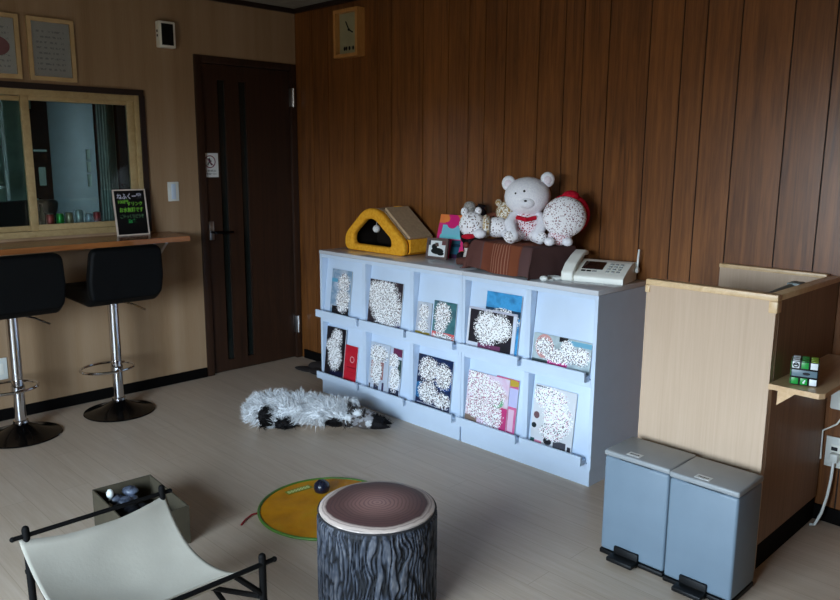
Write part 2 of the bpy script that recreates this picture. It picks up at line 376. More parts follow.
b = B(); b.box(-.01, .01, -.05, .05, 0, .68, .002); b.out('board', M_soot, t)
b = B(); b.box(.01, .014, -.02, .03, .10, .24); b.box(.01, .014, -.05, .05, .36, .375); b.out('figure', M_curt, t)
# cans along the sill
cans = [(-1.647, .088, (190, 60, 64), 'dark red drink can on the inner window sill, leftmost red one'), (-1.593, .09, (70, 190, 90), 'green drink can on the inner window sill'),
        (-1.543, .092, (196, 178, 150), 'beige drink can on the inner window sill'), (-1.487, .105, (200, 212, 226), 'taller pale blue can on the inner window sill'),
        (-1.430, .082, (160, 178, 196), 'short silver-blue can on the inner window sill'), (-1.384, .09, (190, 46, 54), 'bright red can, rightmost of the cans on the sill')]
for y, h, c, lb in cans:
    t = thing('drink_can', lb, 'can', (-.083, y, WZa+.03), group='cans on the inner window sill'); r = .021
    b = B(); b.lathe([(0, 0), (r*.75, 0), (r, .008), (r, h-.012), (r*.8, h-.002)], 20); b.out('can_body', plain('can_paint', c, .3, .3, var=.25, scale=40), t)
    b = B(); b.lathe([(r*.8, h-.003), (r*.82, h), (r*.7, h-.003), (0, h-.003)], 20); b.out('can_lid', M_steel, t)
t = thing('glass_bottle', 'dark green bottle beside the sash stile, left of the cans', 'bottle', (-.083, -1.692, WZa+.03))
b = B(); b.lathe([(0, 0), (.018, 0), (.02, .01), (.02, .08), (.009, .11), (.008, .135)], 20); b.out('bottle_body', plain('green_glass', (34, 56, 34), .15), t)
b = B(); b.lathe([(.009, .13), (.0095, .145), (0, .145)], 16); b.out('cap', M_black, t)

# ------------------------------------------------------------------ left wall fittings
t = thing('wall_counter', 'brown wooden counter fixed under the inner window', 'counter', (0, 0, 0))
b = B(); b.prism([(.001, -3.2), (.34, -3.2), (.34, -1.022), (.001, -.978)], .947, .976, 'z'); b.out('counter_top', M_counter, t)
for y in (-1.14, -2.3):
    b = B(); b.prism([(.002, .945), (.28, .945), (.28, .935), (.03, .74), (.002, .74)], y-.008, y+.008, 'y'); b.out('bracket', M_steel, t)
# framed sheets
def wframe(y0, y1, z0, z1, label, art):
    t = thing('picture_frame', label, 'frame', (0, y0, z0), group='framed sheets above the inner window'); W, Hh = y1-y0, z1-z0; f = .022
    b = B(); b.ring([(0, 0), (W, 0), (W, Hh), (0, Hh)], [(f, f), (W-f, f), (W-f, Hh-f), (f, Hh-f)], .002, .02, 'x'); b.out('frame_border', M_pale, t, smooth=False)
    b = B(); b.box(.003, .009, f-.001, W-f+.001, f-.001, Hh-f+.001); b.out('sheet', art, t, smooth=False)
    b = B(); b.box(.0145, .016, f-.001, W-f+.001, f-.001, Hh-f+.001); b.out('glazing', M_clear, t, smooth=False)
def sheet_mat(name, pic):
    g = G(name, .8); c = g.coord('Object'); sx = g.node('SeparateXYZ'); g.put(sx.inputs[0], c); y, z = sx.outputs[1], sx.outputs[2]
    base = lin((226, 228, 224)); row = g.math('LESS_THAN', g.math('FRACT', g.math('MULTIPLY', z, 36.)), .35)
    br = g.noise(g.coord('Object', (1, 70, 34)), 1, 1); on = g.math('MULTIPLY', row, g.math('GREATER_THAN', br, .5))
    lim = g.math('MULTIPLY', g.math('GREATER_THAN', z, .05), g.math('LESS_THAN', z, .27)); lim = g.math('MULTIPLY', lim, g.math('MULTIPLY', g.math('GREATER_THAN', y, .045), g.math('LESS_THAN', y, .19)))
    col = g.mix(g.math('MULTIPLY', g.math('MULTIPLY', on, lim), .45), base, lin((110, 120, 130)))
    if pic:
        dy = g.math('MULTIPLY', g.math('SUBTRACT', y, .12), 1/.07); dz = g.math('MULTIPLY', g.math('SUBTRACT', z, .16), 1/.05)
        dd = g.math('ADD', g.math('MULTIPLY', dy, dy), g.math('MULTIPLY', dz, dz)); col = g.mix(g.math('LESS_THAN', dd, 1), col, lin((176, 120, 124)))
    g.color(col); return g.m
wframe(-1.722, -1.480, 1.83, 2.155, 'framed printed sheet in a pale wood frame, right of the pair', sheet_mat('printed_sheet', False))
wframe(-2.00, -1.762, 1.83, 2.155, 'framed certificate with a reddish picture, cut by the left edge', sheet_mat('certificate_sheet', True))
t = thing('wall_thermometer', 'small white wall box with a black face above the door side', 'thermometer', (.001, -1.0, 2.065))
b = B(); b.box(0, .045, 0, .105, 0, .15, .006); b.out('casing', M_cream, t)
b = B(); b.box(.0445, .047, .016, .09, .014, .136, .001); b.out('black_face', M_black, t)
for z in (.06, .085):
    b = B(); b.box(.018, .03, -.002, .001, z, z+.014); b.out('vent_slot', M_black, t)
t = thing('light_switch', 'white wall switch plate between counter and door', 'switch', (.001, -.977, 1.16))
b = B(); b.box(0, .006, 0, .072, 0, .118, .002); b.out('plate', M_wplastic, t)
b = B(); b.box(.006, .010, .022, .050, .012, .106, .002); b.out('rocker', M_white, t)
t = thing('wall_outlet', 'white wall outlet plate low behind the left stool', 'outlet', (.001, -2.035, .23))
b = B(); b.box(0, .006, 0, .07, 0, .12, .002); b.out('plate', M_wplastic, t)
b = B(); b.box(.006, .009, .02, .05, .03, .09, .001); b.out('socket', M_cream, t)
# notice on door
t = thing('notice', 'white paper notice with a crossed-out figure taped to the door', 'notice', (-.0115, -.745+.012, 1.302))
b = B(); b.box(0, .0015, 0, .118, 0, .152); b.out('paper_sheet', M_paper, t, smooth=False)
MX = Matrix(((0, 0, 1, 0), (1, 0, 0, 0), (0, 1, 0, 0), (0, 0, 0, 1)))   # text plane x,y -> y,z facing +x
M_dred = plain('dull_red_ink', (128, 60, 84), .7)
b = B(); c_ = (.059, .098)
b.ring([(c_[0]+.040*math.cos(a*PI/16), c_[1]+.040*math.sin(a*PI/16)) for a in range(32)], [(c_[0]+.034*math.cos(a*PI/16), c_[1]+.034*math.sin(a*PI/16)) for a in range(32)], .0015, .0022, 'x')
b.prism([(.031, .124), (.035, .128), (.087, .072), (.083, .068)], .0015, .0022, 'x'); b.out('prohibition_ring', M_dred, t, smooth=False)
b = B(); b.prism([(.045, .118), (.058, .122), (.064, .106), (.072, .104), (.070, .098), (.062, .098), (.074, .078), (.068, .074), (.056, .092), (.046, .074), (.040, .078), (.050, .098), (.044, .108)], .0015, .002, 'x'); b.out('running_figure', M_ink, t, smooth=False)
for i, (s_, z) in enumerate((('入室禁止', .040), ('ドアを閉めて下さい', .020))):
    lettering('lettering', s_, .014, M_ink, t, Matrix.Translation((.0017, .059, z)) @ MX, width=.085)
# chalkboard sign
t = thing('menu_board', 'small black chalkboard with green and white handwriting on the counter', 'sign', (.10, -1.347, .977), rz=0)
TB = Matrix.Rotation(-math.atan(.14), 4, 'Y')
Wb, Hb = .195, .268
b = B(); b.box(-.006, 0, .008, Wb-.008, .008, Hb-.008, M=TB); b.out('board', M_black, t, smooth=False)
b = B(); b.ring([(0, 0), (Wb, 0), (Wb, Hb), (0, Hb)], [(.007, .007), (Wb-.007, .007), (Wb-.007, Hb-.007), (.007, Hb-.007)], -.008, .003, 'x', M=TB); b.out('board_frame', plain('light_frame', (220, 204, 190), .5), t, smooth=False)
b = B(); b.tube([(-.045, .06, Hb*.75), (-.07, .06, .004)], .004); b.tube([(-.045, .135, Hb*.75), (-.07, .135, .004)], .004); b.out('stand_leg', M_pale, t)
g1, g2, g3, g4 = plain('white_chalk', (216, 214, 232), .9), plain('green_chalk', (120, 190, 60), .9), plain('dull_green_chalk', (84, 120, 84), .9), plain('bright_green_chalk', (50, 160, 80), .9)
for s_, y, z, sz, m_, wd_ in (('ねふくー堂', .095, .225, .036, g1, .145), ('100円', .055, .195, .024, g2, .06), ('ドリンク', .125, .182, .026, g2, .085), ('お水無料です', .1, .147, .030, g2, .14), ('ごゆっくりどうぞ', .1, .110, .024, g3, .14), ('店主', .1, .082, .026, g4, .05)):
    lettering('lettering', s_, sz, m_, t, TB @ Matrix.Translation((.0006, y, z)) @ MX, bold=.0006, width=wd_)

# ------------------------------------------------------------------ bar stools
def stool(loc, label):
    t = thing('bar_stool', label, 'stool', loc, group='bar stools at the counter')
    b = B(); b.lathe([(0, 0), (.19, 0), (.193, .004), (.19, .008), (.15, .016), (.10, .032), (.06, .052), (.036, .068), (.034, .075), (0, .075)], 56); b.out('base', M_blackchrome, t)
    b = B(); b.lathe([(.034, .07), (.038, .074), (.036, .085), (.028, .088), (.028, .30), (.0275, .302), (.029, .304), (.029, .63), (.04, .645), (0, .645)], 32); b.out('column', M_chrome, t)
    b = B(); pts = []
    for k in range(36):
        a = 2*PI*k/36; pts.append((-.045+.12*math.cos(a), -.035+.145*math.sin(a), .255))
    b.loop(pts, .008); b.tube([(.0, 0, .255), (.074, -.02, .255)], .008); b.lathe([(.030, .24), (.034, .243), (.034, .267), (.030, .27)], 24); b.out('foot_ring', M_chrome, t)
    b = B(); b.tube([(.02, .03, .64), (.03, .10, .615), (.04, .17, .575)], .005); b.out('height_lever', M_chrome, t)
    b = B(); b.prism(rounded([(-.21, .655), (.14, .645), (.215, .69), (.18, .75), (-.22, .735)], .03), -.19, .19, 'y'); 
    o = b.out('seat', M_vinyl, t); m = o.modifiers.new('soft', 'BEVEL'); m.width = .02; m.segments = 3; m.limit_method = 'ANGLE'
    b = B()
    b.prism(rounded([(-.195, .0), (.195, .0), (.205, .12), (.19, .288), (-.19, .288), (-.205, .12)], [.05, .05, .02, .045, .045, .02]), 0, .055, 'x', M=Matrix.Translation((.155, 0, .682)) @ Matrix.Rotation(math.radians(7), 4, 'Y'))
    o = b.out('backrest', M_vinyl, t); m = o.modifiers.new('soft', 'BEVEL'); m.width = .018; m.segments = 3; m.limit_method = 'ANGLE'
    return t
stool((.289, -1.482, 0), 'black vinyl bar stool on a chrome column nearest the door')
stool((.318, -2.012, 0), 'black vinyl bar stool cut by the left edge of the photo')

# ------------------------------------------------------------------ wall clock on the panelling
t = thing('wall_clock', 'upright wooden pendulum wall clock high on the wood panelling', 'clock', (.50, 0, 2.045))
M_cw = M_clockwood; W_, H_, D_ = .23, .285, .065; f = .020
b = B(); b.ring([(0, 0), (W_, 0), (W_, H_), (0, H_)], [(f, f), (W_-f, f), (W_-f, H_-f), (f, H_-f)], -D_, -.002, 'y'); b.out('case', M_cw, t, smooth=False)
b = B(); b.box(f-.001, W_-f+.001, -.03, -.02, f-.001, H_-f+.001); b.out('dial', M_dial, t, smooth=False)
b = B(); b.tube([(.115, -.034, .165), (.085, -.034, .215)], .0035, 6); b.tube([(.115, -.034, .165), (.15, -.034, .148)], .0045, 6); b.ell((.115, -.034, .165), .008, sub=2); b.out('hands', M_black, t)
b = B()
for x in (.07, .088, .12, .155): b.ell((x, -.034, .055), (.008, .003, .013), sub=2)
b.out('pendulum_figures', M_black, t)

# ------------------------------------------------------------------ magazine racks
YFR = -.4207; CH = .887
stiles = {'left': (.789, 1.949, [(.807, 1.181), (1.211, 1.572), (1.602, 1.931)]), 'right': (1.951, 2.729, [(1.969, 2.345), (2.375, 2.711)])}
def rack(x0, x1, cells, label):
    t = thing('magazine_rack', label, 'shelf unit', (x0, 0, 0), group='white magazine racks along the panelling'); X = lambda v: v-x0
    b = B(); b.box(X(x0), X(x1), YFR-.004, -.016, CH-.022, CH, .002); b.out('top_board', plain('white_top', (206, 208, 212), .16, var=.01), t)
    b = B(); b.box(X(x0), X(x0)+.018, YFR, -.016, .0785, CH-.023); b.out('side_panel', M_white, t, smooth=False)
    b = B(); b.box(X(x1)-.018, X(x1), YFR, -.016, .0785, CH-.023); b.out('side_panel', M_white, t, smooth=False)
    b = B(); b.box(X(x0)+.002, X(x1)-.006, YFR+.004, -.018, 0, .078); b.out('plinth', M_white, t, smooth=False)
    b = B(); b.box(X(x0)+.019, X(x1)-.019, YFR, -.03, .079, .105); b.box(X(x0)+.019, X(x1)-.019, YFR, -.03, .455, .49); b.out('shelf_board', M_white, t, smooth=False)
    b = B(); b.box(X(x0)+.019, X(x1)-.019, YFR, YFR+.02, .845, .864); b.out('top_rail', M_white, t, smooth=False)
    b = B(); b.box(X(x0)+.019, X(x1)-.019, -.028, -.018, .106, .864); b.out('back_panel', M_white, t, smooth=False)
    for (a, c), (a2, c2) in zip(cells, cells[1:]):
        b = B(); b.box(X(c)+.001, X(a2)-.001, YFR, -.03, .106, .454); b.box(X(c)+.001, X(a2)-.001, YFR, -.03, .491, .844); b.out('divider', M_white, t, smooth=False)
    for a, c in cells:
        for zb in (.1, .485):
            A = Matrix.Translation((0, YFR+.006, zb+.008)) @ Matrix.Rotation(-math.atan(.115), 4, 'X')
            b = B(); b.box(X(a)+.003, X(c)-.003, 0, .012, 0, .352, .001, M=A); fl = b.out('display_flap', M_white, t)
            b = B(); b.box(X(a)-.012, X(c)-.006, YFR-.044, YFR-.032, zb+.003, zb+.045, .001); b.box(X(a)-.008, X(c)-.010, YFR-.032, YFR+.002, zb-.002 if zb > .2 else zb+.006, zb+.024)
            b.out('ledge', M_white, fl, smooth=False)
    return t
rack(*stiles['left'][:2], stiles['left'][2], 'white three-column magazine rack behind the lying cat')
rack(*stiles['right'][:2], stiles['right'][2], 'white two-column magazine rack under the fax phone')

# magazine covers: drawn on the UVs of the front face
def cover(name, base, shapes, blobs, size, seed=0, dark=(30, 26, 30), thr=.42, tint=None):
    g = G(name, .35, 0, .4); uv = g.node('UVMap').outputs[0]; s_ = g.node('SeparateXYZ'); g.put(s_.inputs[0], uv); u, v = s_.outputs[0], s_.outputs[1]
    mp = g.node('Mapping'); g.put(mp.inputs[0], uv); mp.inputs['Location'].default_value = (seed*1.7, seed*.9, 0); mp.inputs['Scale'].default_value = (size[0]*14, size[1]*14, 1)
    n = g.noise(mp.outputs[0], 1, 3); stops = [(.25+.5*i/max(1, len(base)-1), lin(c)) for i, c in enumerate(base)]
    col = g.ramp(n, stops) if len(base) > 1 else lin(base[0])
    def inside(sh):
        if sh[0] == 'r':
            a = g.math('MULTIPLY', g.math('GREATER_THAN', u, sh[1]), g.math('LESS_THAN', u, sh[2])); c = g.math('MULTIPLY', g.math('GREATER_THAN', v, sh[3]), g.math('LESS_THAN', v, sh[4])); return g.math('MULTIPLY', a, c)
        du = g.math('DIVIDE', g.math('SUBTRACT', u, sh[1]), sh[3]); dv = g.math('DIVIDE', g.math('SUBTRACT', v, sh[2]), sh[4])
        return g.math('ADD', g.math('MULTIPLY', du, du), g.math('MULTIPLY', dv, dv))
    for sh in shapes:
        f = inside(sh)
        if sh[0] == 'e': f = g.math('LESS_THAN', f, 1)
        col = g.mix(f, col, lin(sh[-1]))
    if blobs:
        c1 = g.node('Mapping'); g.put(c1.inputs[0], uv); c1.inputs['Scale'].default_value = (size[0]/.0046, size[1]/.0038, 1); c1.inputs['Location'].default_value = (seed*3.3, seed*5.1, 0)
        sn = g.node('VectorMath', operation='FLOOR'); g.put(sn.inputs[0], c1.outputs[0]); wn = g.node('TexWhiteNoise', noise_dimensions='3D'); g.put(wn.inputs[0], sn.outputs[0])
        r = wn.outputs['Value']; sc_ = g.node('SeparateColor'); g.put(sc_.inputs[0], wn.outputs['Color']); r2_ = sc_.outputs[1]
        mask = None
        for e_ in blobs:
            q = inside(('e',)+tuple(e_)); mask = q if mask is None else g.math('MINIMUM', mask, q)
        edge = g.math('ADD', g.math('MULTIPLY', r2_, .7), .5); mk = g.math('LESS_THAN', mask, edge)
        spk = g.ramp(r, [(0, lin(dark)), (thr*.35, lin(tint or (120, 96, 90))), (thr*.7, lin((226, 220, 214))), (thr*.7+.08, lin((250, 250, 250)))])
        cr_ = [n_ for n_ in g.t.nodes if n_.type == 'VALTORGB'][-1]; cr_.color_ramp.interpolation = 'CONSTANT'
        col = g.mix(mk, col, spk)
    g.color(col); return g.m
def panel_thing(name, w_, h_, t_, mat, loc, rot, label, cat, group=None, side=None):
    bm = bmesh.new(); uvl = bm.loops.layers.uv.new('UVMap')
    V = [bm.verts.new(p_) for p_ in ((0, 0, 0), (w_, 0, 0), (w_, 0, h_), (0, 0, h_), (0, t_, 0), (w_, t_, 0), (w_, t_, h_), (0, t_, h_))]
    fr = bm.faces.new((V[0], V[1], V[2], V[3]))
    for l_, q in zip(fr.loops, ((0, 0), (1, 0), (1, 1), (0, 1))): l_[uvl].uv = q
    for ix in ((5, 4, 7, 6), (4, 0, 3, 7), (1, 5, 6, 2), (3, 2, 6, 7), (4, 5, 1, 0)):
        q = bm.faces.new([V[i] for i in ix]); q.material_index = 1
    me = bpy.data.meshes.new(name); bm.to_mesh(me); bm.free(); me.materials.append(mat); me.materials.append(side or M_paper)
    o = bpy.data.objects.new(name, me); COL.objects.link(o); o.location = loc; o.rotation_euler = rot
    return tag(o, label, cat, group) if label else o
def mag(x0, x1, h_, zb, mat, label, dy=0, name='magazine', cat='magazine', roll=0, t_=.005):
    # leans back on the display flap, standing in the ledge
    z = zb+.026; y = -.4185-.0055*(1+dy); sh = .012; x0 += sh; x1 += sh
    return panel_thing(name, x1-x0, h_, t_-.0006, mat, (x0, y, z), (-math.atan(.115), roll, 0), label, cat, 'magazines in the white racks')
U, Lw = .485, .1
mag(.868, 1.050, .272, U, cover('cover_family', [(190, 200, 215), (120, 150, 175), (205, 210, 220)], [('r', .1, .95, 0, .2, (20, 18, 22)), ('r', 0, .3, .72, .8, (90, 160, 190))], [(.62, .72, .32, .22), (.62, .35, .36, .28), (.55, .18, .2, .1)], (.18, .27), 1), 'slim light magazine with a blue patch, top row first cell from left')
mag(1.214, 1.484, .253, U, cover('cover_speckle', [(60, 50, 56), (40, 34, 40), (110, 84, 92)], [('r', .6, 1, 0, .22, (70, 66, 104))], [(.45, .6, .5, .45), (.6, .35, .5, .4), (.2, .7, .28, .28)], (.3, .25), 2, thr=.36), 'large square magazine with a busy dark cover, top row second cell')
mag(1.605, 1.712, .178, U, cover('cover_small', [(170, 176, 190), (200, 206, 214)], [('r', 0, 1, 0, .12, (150, 130, 40))], [(.5, .7, .36, .26), (.5, .3, .38, .2)], (.13, .18), 3, thr=.4), 'small pale booklet with an olive strip, top row third cell')
mag(1.727, 1.886, .200, U, cover('cover_teal', [(44, 84, 92), (70, 120, 124), (60, 76, 96)], [('r', 0, 1, 0, .2, (216, 96, 96))], [(.42, .66, .4, .34), (.35, .36, .26, .22), (.5, .1, .5, .08)], (.16, .2), 4), 'small teal booklet with a coral foot, top row third cell')
mag(2.075, 2.290, .293, U, cover('cover_seascape', [(40, 120, 180), (70, 160, 214), (36, 92, 140)], [('r', 0, 1, .62, .74, (30, 60, 84))], [(.5, .55, .5, .2)], (.22, .3), 5), 'blue seascape magazine standing behind the dark one, top row', dy=0)
mag(1.974, 2.276, .205, U, cover('cover_dark', [(24, 20, 26), (40, 36, 44), (18, 26, 20)], [('r', 0, .04, 0, 1, (225, 228, 235)), ('r', .93, 1, 0, 1, (215, 222, 235)), ('r', 0, .25, 0, .16, (210, 216, 228)), ('r', .25, .72, .03, .17, (112, 58, 92)), ('r', 0, 1, .95, 1, (190, 190, 205))], [(.42, .55, .28, .42), (.66, .6, .26, .34)], (.3, .205), 6, thr=.25), 'dark magazine with a purple foot band, in front of the blue seascape one', dy=1.1)
mag(2.379, 2.690, .140, U, cover('cover_wide', [(150, 166, 172), (180, 196, 200), (130, 146, 150)], [('r', .45, .6, .85, 1, (30, 30, 34)), ('r', .6, 1, .8, .95, (110, 170, 196)), ('r', .28, .62, 0, .2, (206, 60, 140)), ('r', 0, .28, 0, .16, (60, 74, 76)), ('e', .2, .6, .16, .4, (206, 150, 146))], [(.2, .6, .17, .3), (.6, .65, .13, .3), (.82, .5, .18, .3), (.45, .36, .3, .24)], (.35, .14), 7, thr=.42, dark=(120, 110, 120)), 'wide landscape leaflet with a pink caption, top row last cell')
mag(.812, .992, .300, Lw, cover('cover_night', [(16, 14, 20), (26, 22, 30)], [('r', .3, 1, 0, .14, (20, 22, 50))], [(.55, .8, .3, .2), (.5, .42, .38, .3), (.2, .62, .2, .15)], (.2, .3), 8, thr=.33), 'black magazine beside the red booklet, bottom row first cell', dy=1.1)
mag(.94, 1.104, .215, Lw, cover('cover_red', [(186, 24, 44), (196, 34, 50)], [('r', .45, 1, .38, .41, (140, 18, 34)), ('e', .72, .62, .12, .09, (224, 150, 156)), ('e', .72, .62, .09, .065, (186, 24, 44)), ('r', .45, .98, .27, .275, (120, 14, 30))], [], (.16, .22), 9), 'red booklet behind the black magazine, bottom row first cell')
mag(1.214, 1.376, .272, Lw, cover('cover_pair', [(200, 208, 220), (180, 190, 205)], [('r', .1, .75, .25, .62, (150, 96, 90)), ('r', .05, .12, 0, .12, (40, 34, 50)), ('r', .3, .55, 0, .16, (40, 44, 66)), ('r', .72, .82, 0, .2, (56, 44, 76))], [(.45, .78, .5, .2), (.4, .4, .3, .3)], (.17, .27), 10, thr=.36), 'pale magazine with a reddish figure, left of two in bottom second cell')
mag(1.381, 1.478, .268, Lw, cover('cover_slim', [(206, 214, 226), (180, 190, 210)], [('r', .25, 1, .84, 1, (104, 44, 76)), ('r', .7, 1, .4, .78, (44, 70, 70)), ('r', .1, .95, 0, .14, (34, 42, 62))], [(.3, .74, .5, .16), (.5, .36, .44, .3)], (.1, .27), 11, thr=.3), 'slim magazine with a purple heading, right of two in bottom second cell')
mag(1.606, 1.860, .277, Lw, cover('cover_blue_night', [(14, 18, 34), (20, 44, 84), (30, 30, 44)], [('e', .8, .6, .3, .2, (30, 70, 130)), ('e', .1, .3, .16, .16, (44, 110, 160)), ('r', .05, .95, .05, .07, (150, 150, 160))], [(.33, .72, .32, .26), (.35, .3, .3, .24), (.75, .2, .28, .16), (.75, .66, .26, .26)], (.25, .28), 12, thr=.5), 'dark blue magazine cover, bottom row third cell')
mag(1.973, 2.238, .262, Lw, cover('cover_pink', [(214, 170, 196), (226, 210, 226), (196, 160, 150)], [('r', .84, 1, .0, .45, (196, 60, 120)), ('e', .74, .54, .16, .12, (80, 170, 120)), ('r', 0, .3, 0, .14, (130, 110, 96)), ('e', .5, .66, .14, .12, (170, 110, 200))], [(.3, .74, .34, .3), (.62, .66, .3, .28), (.3, .35, .32, .26), (.62, .24, .3, .26), (.2, .95, .2, .1)], (.27, .26), 13, thr=.46, dark=(130, 80, 90), tint=(206, 150, 170)), 'large white and pink magazine, bottom row fourth cell', dy=1.1)
mag(2.15, 2.289, .268, Lw, cover('cover_magenta', [(200, 70, 130), (216, 120, 160)], [('e', .7, .93, .4, .06, (190, 160, 60)), ('r', .55, 1, .5, .84, (190, 190, 226)), ('r', .66, .9, .05, .45, (226, 190, 210))], [], (.14, .27), 14), 'magenta magazine mostly hidden behind the large pink one')
mag(2.385, 2.614, .278, Lw, cover('cover_white', [(222, 222, 226), (206, 210, 212)], [('e', .06, .3, .06, .045, (30, 40, 44)), ('e', .1, .48, .07, .06, (110, 80, 84)), ('r', 0, .1, .0, .08, (50, 90, 90)), ('r', .1, .28, 0, .06, (220, 130, 160)), ('e', .42, .09, .1, .06, (24, 24, 30)), ('e', .34, .17, .06, .04, (24, 24, 30)), ('r', .56, .86, 0, .14, (70, 70, 78)), ('r', .9, .98, .02, .1, (40, 40, 48)), ('r', .02, .4, .965, .985, (50, 60, 80))], [(.4, .8, .42, .2), (.6, .5, .36, .3), (.5, .25, .3, .14), (.12, .84, .16, .12)], (.23, .28), 15, thr=.32, tint=(216, 160, 176)), 'white magazine with black spots along its foot, bottom row last cell')

# ------------------------------------------------------------------ on top of the racks
def fuzz(name, c, c2, sc=160, rough=.95, speck=None, amt=.25, cell=.0058):
    g = G(name, rough, 0, .1); n = g.noise(g.coord(), sc, 3); col = g.ramp(n, [(.3, lin(c)), (.7, lin(c2))])
    if speck:
        v = g.coord('Object', (1/cell,)*3); fl = g.node('VectorMath', operation='FLOOR'); g.put(fl.inputs[0], v); wn = g.node('TexWhiteNoise', noise_dimensions='3D'); g.put(wn.inputs[0], fl.outputs[0])
        col = g.mix(g.math('LESS_THAN', wn.outputs['Value'], amt), col, lin(speck))
    g.color(col); g.bump(n, .35, .004); return g.m
M_yel = fuzz('yellow_plush', (226, 152, 30), (244, 180, 60), 60)
M_scratch = plain('beige_carpet', (190, 162, 128), .95, var=.05, scale=60, bump=.6)
t = thing('cat_house', 'yellow plush triangular cat tunnel with a hanging white ball', 'cat house', (.845, -.275, CH))
outer = rounded([(0, 0), (.525, 0), (.525, .082), (.30, .256), (.185, .256), (-.0, .095)], [.05, .045, .06, .07, .08, .06], 7)
inner = [(.245+(u-.262)*k1, .112+(v-.118)*.60) for (u, v), k1 in zip(outer, [.64]*len(outer))]
b = B(); b.ring(outer, inner, 0, .045, 'y'); o = b.out('front_ring', M_yel, t)
m = o.modifiers.new('soft', 'BEVEL'); m.width = .014; m.segments = 3; m.limit_method = 'ANGLE'
inn2 = [(.262+(u-.262)*.86, .125+(v-.125)*.86) for u, v in outer]
o2 = [(.262+(u-.262)*.985, .125+(v-.125)*.985+.001) for u, v in outer]
b = B(); b.ring(inn2, [(.262+(u-.262)*.97, .118+(v-.118)*.97) for u, v in inn2], .046, .225, 'y'); b.prism([(u, v) for u, v in inn2], .2255, .235, 'y'); b.out('tunnel_lining', plain('dark_lining', (30, 24, 20), .95, spec=.1), t)
b = B(); b.ring(o2, [(.262+(u-.262)*.875, .125+(v-.125)*.875) for u, v in outer], .046, .225, 'y'); b.out('tunnel', M_scratch, t)
b = B(); b.prism([(.520, .094), (.318, .250), (.324, .265), (.531, .105)], .046, .224, 'y'); b.out('scratch_board', M_scratch, t, smooth=False)
b = B(); b.ring([(.262+(u-.262)*1.02, v*1.02) for u, v in outer], [(.262+(u-.262)*.98, .002+v*.98) for u, v in outer], .2245, .242, 'y'); b.prism([(.50, .002), (.532, .02), (.532, .093), (.50, .093)], .046, .224, 'y'); b.out('rear_edging', M_yel, t)
b = B(); b.ell((.262, .03, .138), .022); b.tube([(.262, .03, .158), (.262, .04, .215)], .0015, 6); b.out('hanging_ball', fuzz('white_pompom', (200, 200, 196), (235, 235, 230)), t)
# photo frame
M_fr = plain('brown_frame', (96, 78, 72), .5)
def photo_cat():
    return cover('cat_photo', [(220, 224, 224), (232, 234, 232)], [('e', .52, .36, .36, .2, (24, 28, 28)), ('e', .34, .62, .16, .18, (24, 28, 28)), ('e', .72, .22, .2, .12, (24, 28, 28)), ('r', 0, .1, .7, 1, (60, 64, 70)), ('r', .75, 1, .75, 1, (110, 70, 70))], [], (.1, .08), 3)
t = thing('photo_frame', 'small framed photo of a black cat on the rack top', 'photo frame', (1.482, -.212, CH), rz=.14)
TL = Matrix.Rotation(-.18, 4, 'X'); f = .014
b = B(); b.ring([(0, 0), (.142, 0), (.142, .115), (0, .115)], [(f, f), (.142-f, f), (.142-f, .115-f), (f, .115-f)], -.006, .006, 'y', M=TL); b.out('frame_border', M_fr, t, smooth=False)
o = panel_thing('photo', .116, .089, .003, photo_cat(), (.013, .0, .0125), (-.18, 0, 0), None, None); o.parent = t
b = B(); b.prism([(.06, .008), (.08, .008), (.08, .09), (.06, .09)], .008, .011, 'y', M=Matrix.Translation((0, .02, 0))@Matrix.Rotation(.25, 4, 'X')); b.out('easel_back', M_fr, t, smooth=False)
# pink picture card
o = panel_thing('greeting_card', .20, .245, .006, cover('card_art', [(222, 50, 120), (228, 60, 128)], [('r', .0, .9, .8, 1, (236, 130, 70)), ('e', .45, .86, .24, .16, (222, 40, 120)), ('r', .3, .6, .83, .85, (130, 20, 60)), ('r', .14, .78, .50, .76, (130, 200, 218)), ('e', .46, .8, .18, .12, (222, 40, 120)), ('r', .1, .82, .44, .54, (120, 206, 216)), ('e', .95, .55, .14, .1, (100, 120, 190)), ('r', .55, .85, .1, .42, (40, 90, 110)), ('r', .55, .85, 0, .1, (60, 30, 60)), ('e', .72, .3, .16, .04, (20, 50, 70)), ('r', .9, 1, .0, .2, (240, 110, 60)), ('e', .25, .9, .1, .08, (240, 140, 70))], [], (.18, .24), 5), (1.462, -.135, CH+.0005), (-.30, 0, .12), 'tall pink and orange picture card with a light blue shape', 'card', side=M_paper)
# little white figure behind card
t = thing('bottle_ornament', 'small white and brown ornament between the pink card and the cloth', 'ornament', (1.795, -.225, CH))
b = B(); b.lathe([(0, 0), (.018, 0), (.02, .02), (.012, .06), (.010, .085), (0, .09)], 20); b.out('ornament_body', plain('ornament_paint', (200, 190, 180), .5, var=.3, scale=40), t)
b = B(); b.ell((0, 0, .10), .017, sub=2); b.out('ornament_head', plain('red_brown', (120, 50, 40), .6), t)

